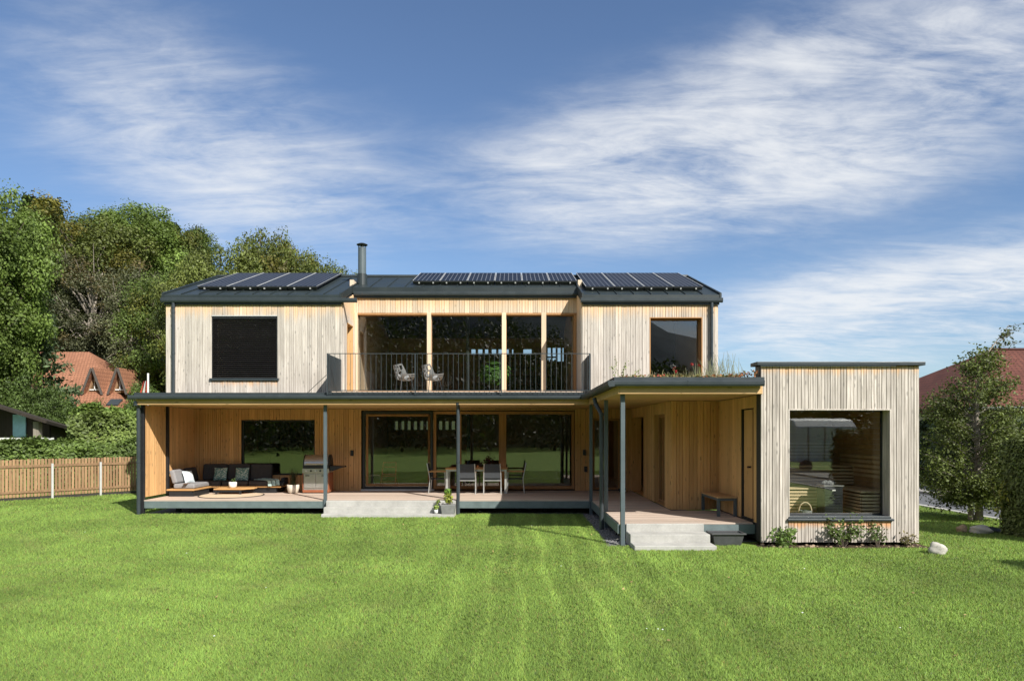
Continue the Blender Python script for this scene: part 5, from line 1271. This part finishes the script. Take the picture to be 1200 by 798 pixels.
# hedges
def hedge(name, x0, y0, x1, y1, h, th, tone, size, dens_, label, group=None, needle=False, seed=1, wob_=.12, thick_core=.7):
    T = empty(name, (x0, y0, 0), label, 'hedge', group); q = np.random.default_rng(seed)
    d = np.array([x1 - x0, y1 - y0]); L = np.linalg.norm(d); d /= L; nn = np.array([d[1], -d[0]])
    n = int(dens_ * L * (2 * h + th)); u = q.uniform(0, L, n); s = q.uniform(0, 2 * h + th, n)
    lump = wob_ * (np.sin(u * 2.3 + seed) * np.sin(s * 2.9 + u) + .6 * np.sin(u * 5.1 + s * 3.3))
    dd = np.where(s < h, th / 2 + lump, np.where(s < h + th, th / 2 - (s - h), -th / 2 - lump)); zz_ = np.where(s < h, s, np.where(s < h + th, h + lump + .1 * np.sin(u * 1.7), h - (s - h - th)))
    no = np.where((s < h)[:, None], [[nn[0], nn[1], .35]], np.where((s < h + th)[:, None], [[0, 0, 1.]], [[-nn[0], -nn[1], .35]]))
    endc = q.random(n) < th / (2 * L + th) 
    c = np.stack([x0 + d[0] * u + nn[0] * dd, y0 + d[1] * u + nn[1] * dd, zz_], 1) + q.normal(0, .07, (n, 3)) - no * q.exponential(.07, (n, 1))
    ke = endc.nonzero()[0]; e_ = q.random(len(ke)) < .5; uu = np.where(e_, 0, L); dv = q.uniform(-th / 2, th / 2, len(ke))
    c[ke] = np.stack([x0 + d[0] * uu + nn[0] * dv, y0 + d[1] * uu + nn[1] * dv, q.uniform(0, h, len(ke))], 1) + q.normal(0, .06, (len(ke), 3)); no[ke] = np.where(e_[:, None], -np.array([[d[0], d[1], -.3]]), [[d[0], d[1], .3]])
    c[:, 2] = np.maximum(c[:, 2], .02)
    hue = 1 + .22 * np.sin(u * 1.3 + 2 * np.sin(s * 1.7))
    leafobj('foliage', c, no + q.normal(0, .45, (n, 3)), size * q.uniform(.55, 1.3, n), np.array([tone]) * (q.uniform(.6, 1.45, n) * hue)[:, None], M['needle' if needle else 'leaf'], T, 1.7 if not needle else 2.6)
    mb = MB(); k = thick_core; p = []
    for z in (.02, h * .94):
        for uu, dv in ((.1, .5 * k), (L - .1, .5 * k), (L - .1, -.5 * k), (.1, -.5 * k)): p.append((x0 + d[0] * uu + nn[0] * dv * th, y0 + d[1] * uu + nn[1] * dv * th, z))
    mb.hexa(p); mb.build('branches', M['bark'], T)
hedge('laurel_hedge', -21.5, 22.5, -12.6, 28.6, 1.72, 1.3, (.105, .155, .034), .085, 1900, 'glossy laurel hedge just behind the picket fence', None, False, 1, .16)
hedge('laurel_hedge', -17.4, 27.0, -14.3, 28.8, 2.75, 1.6, (.135, .18, .046), .085, 1700, 'rounder paler laurel bush rising behind the hedge', None, False, 2, .25)
hedge('thuja_hedge', -18.6, 29.0, -13.0, 31.5, 3.05, 1.4, (.095, .145, .026), .10, 1100, 'taller fine-leaved thuja hedge below the orange roof', None, True, 3, .18)
hedge('thuja_hedge', 11.3, 14.75, 11.3, 13.2, 1.95, 1.3, (.10, .125, .034), .038, 7500, 'trimmed thuja hedge at the right picture edge', None, True, 4, .07)
shrub('yellow_shrub', 10.72, 14.9, 1.3, .35, 320, (.30, .30, .07), .06, 14, 'thin yellowing shrub poking out of the hedge at the picture edge')
hedge('thuja_hedge', 10.6, 9.4, 10.6, 6.0, 2.2, 1.2, (.05, .07, .022), .09, 900, 'hedge out of frame whose shadow lies on the lawn', None, True, 5, .07)

# the tree by the sauna
RT_ = empty('birch_tree', (11.62, 17.1, 0), 'small bushy tree with wind-bent top between the sauna and hedge', 'tree')
q = np.random.default_rng(55); mb = MB(); C, Nn, Tn = [], [], []
mb.tube([(11.70, 17.1, -.1), (11.69, 17.1, .5), (11.66, 17.1, 1.5), (11.62, 17.1, 3.2), (11.95, 17.1, 4.25), (12.45, 17.1, 4.9)], [.10, .085, .07, .045, .022, .006], 9)
mb.tube([(11.54, 17.15, -.1), (11.52, 17.15, .4), (11.40, 17.2, 1.2), (11.2, 17.2, 2.6)], [.075, .06, .045, .01], 8)
def prof(z): return np.interp(z, [.35, .7, 1.3, 2.2, 3.0, 3.7, 4.3, 4.9], [.75, 1.25, 1.32, 1.22, .98, .62, .25, .12])
for i in range(240):
    z = .42 + 3.85 * q.random() ** 1.1; a = q.uniform(0, 6.28); l = prof(z) * q.uniform(.55, 1.08) ** .7
    cx = 11.58 + max(0, z - 3.3) * .42; b0_ = np.array([cx, 17.1, max(.5, z - .45 * l)]); e_ = np.array([cx + math.cos(a) * l, 17.1 + math.sin(a) * l, z + q.uniform(-.1, .15)])
    mb.tube([tuple(b0_), tuple((b0_ + e_) / 2 + [0, 0, .06]), tuple(e_)], [.016, .010, .004], 4, False)
    m_ = int(150 if z < 3.4 else 55); s_ = q.uniform(.35, 1.08, (m_, 1)); C.append(b0_ * (1 - s_) + e_ * s_ + q.normal(0, .10, (m_, 3))); Nn.append(q.normal(size=(m_, 3)) + [0, -.2, .6]); Tn.append(np.array([.115, .145, .038]) * q.uniform(.75, 1.3) * q.uniform(.6, 1.5, (m_, 1)))
for i in range(26):
    s_ = q.uniform(.1, 1); p = np.array([11.8 + s_ * .62, 17.1, 3.9 + s_ * .95]); e_ = p + np.array([q.uniform(.1, .5), q.normal(0, .2), q.uniform(-.1, .3)])
    mb.tube([tuple(p), tuple(e_)], [.008, .003], 4, False); m_ = 16; t = q.random((m_, 1)); C.append(p * (1 - t) + e_ * t + q.normal(0, .05, (m_, 3))); Nn.append(q.normal(size=(m_, 3))); Tn.append(np.array([.085, .11, .035]) * q.uniform(.7, 1.3, (m_, 1)))
C = np.concatenate(C); leafobj('crown', C, np.concatenate(Nn), q.uniform(.028, .058, len(C)), np.concatenate(Tn).astype(np.float32), M['leaf'], RT_, 1.5)
mb.build('trunk', M['bark_pale'], RT_)

# wood behind the camera, mirrored in the windows
q = np.random.default_rng(90); n = 170000
ang = q.uniform(-1.25, 1.25, n); dist = 40 + 6 * np.sin(ang * 11) + 5 * np.sin(ang * 29 + 1) + 62 * q.random(n); xx = np.sin(ang) * dist * 1.1; yy = -np.cos(ang) * dist + 2
rise = np.maximum(0, dist - 52) * .30 * np.clip(1 - (xx - 2) / 60, .25, 1.1); k = np.sin(xx * .55 + 1.3 * np.sin(yy * .3)) * np.sin(yy * .5 + xx * .2)
hgt = (9.5 + 3 * k) * np.clip(1 - (xx - 6) / 80, .55, 1.1); zt = q.random(n) ** .6
c = np.stack([xx, yy, rise + hgt * zt], 1)
tn = np.array([[.040, .058, .020]]) * q.uniform(.5, 1.5, (n, 1)) * (1 + .4 * k[:, None])
tag(leafobj('far_woods', c, q.normal(size=(n, 3)) + [0, .6, .5], q.uniform(.25, .5, n), tn.astype(np.float32), M['leaf'], None), 'dark wood across the meadow, seen mirrored in the windows', kind='stuff')
# white wrapped load, mirrored in the sauna window
TP = empty('tarp_covered_trailer', (17.6, -12.5, 0), 'white tarpaulin-covered trailer, seen mirrored in the sauna window', 'trailer')
tpm = MB(); nx_, nz_ = 14, 10
tpm.prism_x([(-13.9, .55), (-13.95, 2.5), (-13.4, 2.95), (-12.5, 3.02), (-11.6, 2.92), (-11.05, 2.5), (-11.1, .55)], 15.9, 19.3)
tpm.build('tarpaulin', M['tarp'], TP, .08)
for x in (16.4, 18.7): MB().tube([(x, -11.05, .34), (x, -10.8, .34)], .34, 16).build('wheel', M['black'], TP)
rb_ = MB()
for x in (16.6, 17.5, 18.4): rb_.box(x - .02, -11.06, .6, x + .02, -11.02, 2.55)
rb_.build('strap', M['cable'], TP)

# ------------------------------------------------------------------ buildings around
def uvplane(o, sc_=1.0):
    """roof slopes get a UV in metres: along the eaves and up the slope"""
    me = o.data; uv = me.uv_layers.new(name='UVMap')
    for p in me.polygons:
        n_ = p.normal; e_ = Vector((-n_.y, n_.x, 0)); e_ = e_.normalized() if e_.length > .01 else Vector((1, 0, 0)); f_ = n_.cross(e_)
        for li in p.loop_indices: v_ = me.vertices[me.loops[li].vertex_index].co; uv.data[li].uv = (v_.dot(e_) * sc_, v_.dot(f_) * sc_)
OH = empty('orange_roof_house', (-31, 50, 0), 'house with orange tiled hip roof and two gabled dormers behind the hedge', 'house')
xl, xr_ = -40.0, -25.6
ey, er, ez, ezr, xrr = 45.5, 52, 3.7, 8.35, -32.2
mb = MB(); mb.v = [(xl, ey, ez), (xr_, ey, ez), (xrr, er, ezr), (xl, er, ezr), (xr_, 56.5, ez), (xl, 56.5, ez), (xl, ey, ez - .25), (xr_, ey, ez - .25), (xr_, 56.5, ez - .25), (xl, 56.5, ez - .25)]
mb.f = [(0, 1, 2, 3), (1, 4, 2), (4, 5, 3, 2), (6, 9, 8, 7), (0, 6, 7, 1), (1, 7, 8, 4), (5, 9, 6, 0), (4, 8, 9, 5), (0, 3, 5)]
ro = mb.build('roof', M['orange_tile'], OH); uvplane(ro)
MB().box(xl + .5, ey + .6, 0, xr_ - .6, 56, ez - .1).build('wall', M['plaster'], OH)
for cx_, w_ in ((-28.9, 1.15), (-27.15, 1.05)):
    yf = 47.2; zb = ez + (yf - ey) * (ezr - ez) / (er - ey) + .02; zt = zb + 1.75; hw = w_ * .62
    yb = ey + (zt - ez) * (er - ey) / (ezr - ez)
    dm = MB(); dm.v = [(cx_ - hw, yf - .25, zb), (cx_, yf - .25, zt), (cx_ + hw, yf - .25, zb), (cx_, yb, zt), (cx_ - hw, yf + .1, zb), (cx_ + hw, yf + .1, zb)]
    dm.f = [(0, 1, 3, 4), (1, 2, 5, 3)]
    dro = dm.build('dormer_roof', M['orange_tile'], OH); md = dro.modifiers.new('t', 'SOLIDIFY'); md.thickness = .12; uvplane(dro)
    MB().prism_y([(cx_ - hw * .86, zb + .05), (cx_, zt - .28), (cx_ + hw * .86, zb + .05)], yf + .15, yf + 2).build('dormer_wall', M['fence_wood'], OH)
    bg_ = MB()
    for s_ in (-1, 1): bg_.hexa([(cx_ + s_ * (hw + .08), yf - .30, zb - .12), (cx_ + s_ * (hw - .08), yf - .30, zb - .12), (cx_ + s_ * (hw - .08), yf - .26, zb - .12), (cx_ + s_ * (hw + .08), yf - .26, zb - .12), (cx_ + s_ * .09, yf - .30, zt), (cx_ - s_ * .02, yf - .30, zt - .13), (cx_ - s_ * .02, yf - .26, zt - .13), (cx_ + s_ * .09, yf - .26, zt)])
    bg_.build('bargeboard', plain('bargeboard_brown', (.09, .075, .065), .7), OH)
    wn = MB().prism_y([(cx_ - hw * .45, zb + .25), (cx_, zb + .95), (cx_ + hw * .45, zb + .25)], yf + .10, yf + .148).build('window', M['glass'], OH)
    wf_ = MB(); wf_.box(cx_ - .03, yf + .06, zb + .2, cx_ + .03, yf + .1, zb + 1.0); wf_.box(cx_ - hw * .5, yf + .06, zb + .2, cx_ + hw * .5, yf + .1, zb + .28); wf_.build('frame', M['white'], wn)
vl = MB(); vl.hexa([(-33.1, 48.6, 6.02), (-32.9, 48.6, 6.02), (-31.3, 46.6, 4.58), (-31.5, 46.6, 4.58), (-33.1, 48.6, 6.10), (-32.9, 48.6, 6.10), (-31.3, 46.6, 4.66), (-31.5, 46.6, 4.66)]); vl.build('valley_flashing', M['metal'], OH)
sk_ = MB().hexa([(-27.3, 45.9, 4.02), (-26.5, 45.9, 4.02), (-26.5, 46.5, 4.45), (-27.3, 46.5, 4.45), (-27.3, 45.86, 4.07), (-26.5, 45.86, 4.07), (-26.5, 46.46, 4.50), (-27.3, 46.46, 4.50)]).build('skylight', M['metal'], OH)
# brown shed
SHD = empty('wooden_shed', (-23, 31.5, 0), 'old dark wooden shed with sloping roof at the picture edge', 'shed')
MB().hexa([(-27, 30.6, 4.55), (-20.9, 30.6, 2.62), (-20.9, 34.5, 1.95), (-27, 34.5, 3.88), (-27, 30.6, 4.68), (-20.85, 30.6, 2.74), (-20.85, 34.5, 2.07), (-27, 34.5, 4.00)]).build('roof', M['old_wood'], SHD)
MB().hexa([(-27, 32.0, 0), (-21.6, 32.0, 0), (-21.6, 34.2, 0), (-27, 34.2, 0), (-27, 32.0, 4.25), (-21.6, 32.0, 2.55), (-21.6, 34.2, 2.15), (-27, 34.2, 3.85)]).build('wall', M['old_wood'], SHD)
MB().box(-21.75, 31.0, 0, -21.5, 31.25, 2.7).build('post', M['bark_pale'], SHD); MB().box(-23.95, 31.0, 0, -23.75, 31.2, 3.4).build('post', M['bark'], SHD)
MB().box(-23.35, 31.93, 2.0, -22.75, 31.98, 3.05).build('window', plain('pale_blue', (.25, .45, .52), .4), SHD)
MB().box(-23.7, 31.0, 1.88, -21.2, 31.6, 1.97).build('shelf', M['white'], SHD)
for x in (-22.6, -22.1): MB().box(x, 31.95, .1, x + .45, 31.99, 2.6).build('door', M['old_wood'], SHD)
# neighbour with brown tiles on the right
NH = empty('brown_roof_house', (24, 32, 0), 'neighbouring house with dark red-brown tiled hip roof beyond the road', 'house')
x0, x1, y0, y1, ez, zr = 17.6, 40, 26.5, 38.5, 3.2, 6.15; ym = 32.4; xa = 22.8
mb = MB(); mb.v = [(x0, y0, ez), (x1, y0, ez), (x1, ym, zr), (xa, ym, zr), (x0, y1, ez), (x1, y1, ez), (x0, y0, ez - .2), (x1, y0, ez - .2), (x1, y1, ez - .2), (x0, y1, ez - .2)]
mb.f = [(0, 1, 2, 3), (0, 3, 4), (3, 2, 5, 4), (6, 9, 8, 7), (0, 6, 7, 1), (4, 9, 6, 0), (5, 8, 9, 4)]
ro = mb.build('roof', M['brown_tile'], NH); uvplane(ro)
MB().prism_x([(ym - .14, zr - .03), (ym, zr + .07), (ym + .14, zr - .03)], xa, x1).build('ridge_cap', M['brown_tile'], NH)
MB().box(x0 + .6, y0 + .6, 0, x1 - .5, y1 - .6, ez - .1).build('wall', M['plaster'], NH)
gr_ = MB().tube([(x0, y0 - .06, ez - .05), (x1, y0 - .06, ez - .05)], .07, 8).build('gutter', M['metal'], NH)
for x in (20, 23): wq = MB().box(x, y0 + .55, 1.0, x + 1.1, y0 + .59, 2.2).build('window', M['glass'], NH); MB().box(x - .07, y0 + .57, .93, x + 1.17, y0 + .598, 2.27).build('frame', M['white'], wq)
hedge('roadside_hedge', 17.6, 30, 17.6, 17.5, 2.5, 1.0, (.04, .06, .02), .10, 500, 'dark hedge across the road behind the tree', None, False, 8, .15)
# flag
FL = empty('flagpole', (at(173.5, 27), 27, 0), 'white pole with drooping red and white flag behind the veranda corner', 'flag')
fx = at(173.5, 27); MB().tube([(fx, 27, 0), (fx, 27, 4.55)], .035, 8).build('pole', M['white'], FL)
fm_ = MB(); fm2 = MB(); 
for k, (z0, z1) in enumerate(((4.35, 4.0), (4.0, 3.65), (3.65, 3.3))):
    s_ = .02 + .12 * k; e_ = .10 + .13 * k; t = fm2 if k != 1 else fm_
for (a0, a1, tgt) in ((.0, .12, fm2), (.12, .30, fm_), (.30, .46, fm2)):
    tgt.hexa([(fx - .05 - a0 * .35, 26.98, 4.25), (fx - .05 - a1 * .35, 27.02, 4.15), (fx - .05 - a1 * .35, 27.04, 4.15), (fx - .05 - a0 * .35, 27.0, 4.25), (fx - .05 - a0 * .8, 26.97, 3.62), (fx - .05 - a1 * .8, 27.05, 3.58), (fx - .05 - a1 * .8, 27.07, 3.58), (fx - .05 - a0 * .8, 26.99, 3.62)])
fc = fm_.build('flag_cloth', plain('flag_white', (.75, .75, .75), .8), FL); fm2.build('flag_stripe', plain('flag_red', (.65, .06, .05), .8), fc)
print("planks", NPL[0], sum(len(o.data.polygons) for o in sc.objects if o.type=="MESH"))
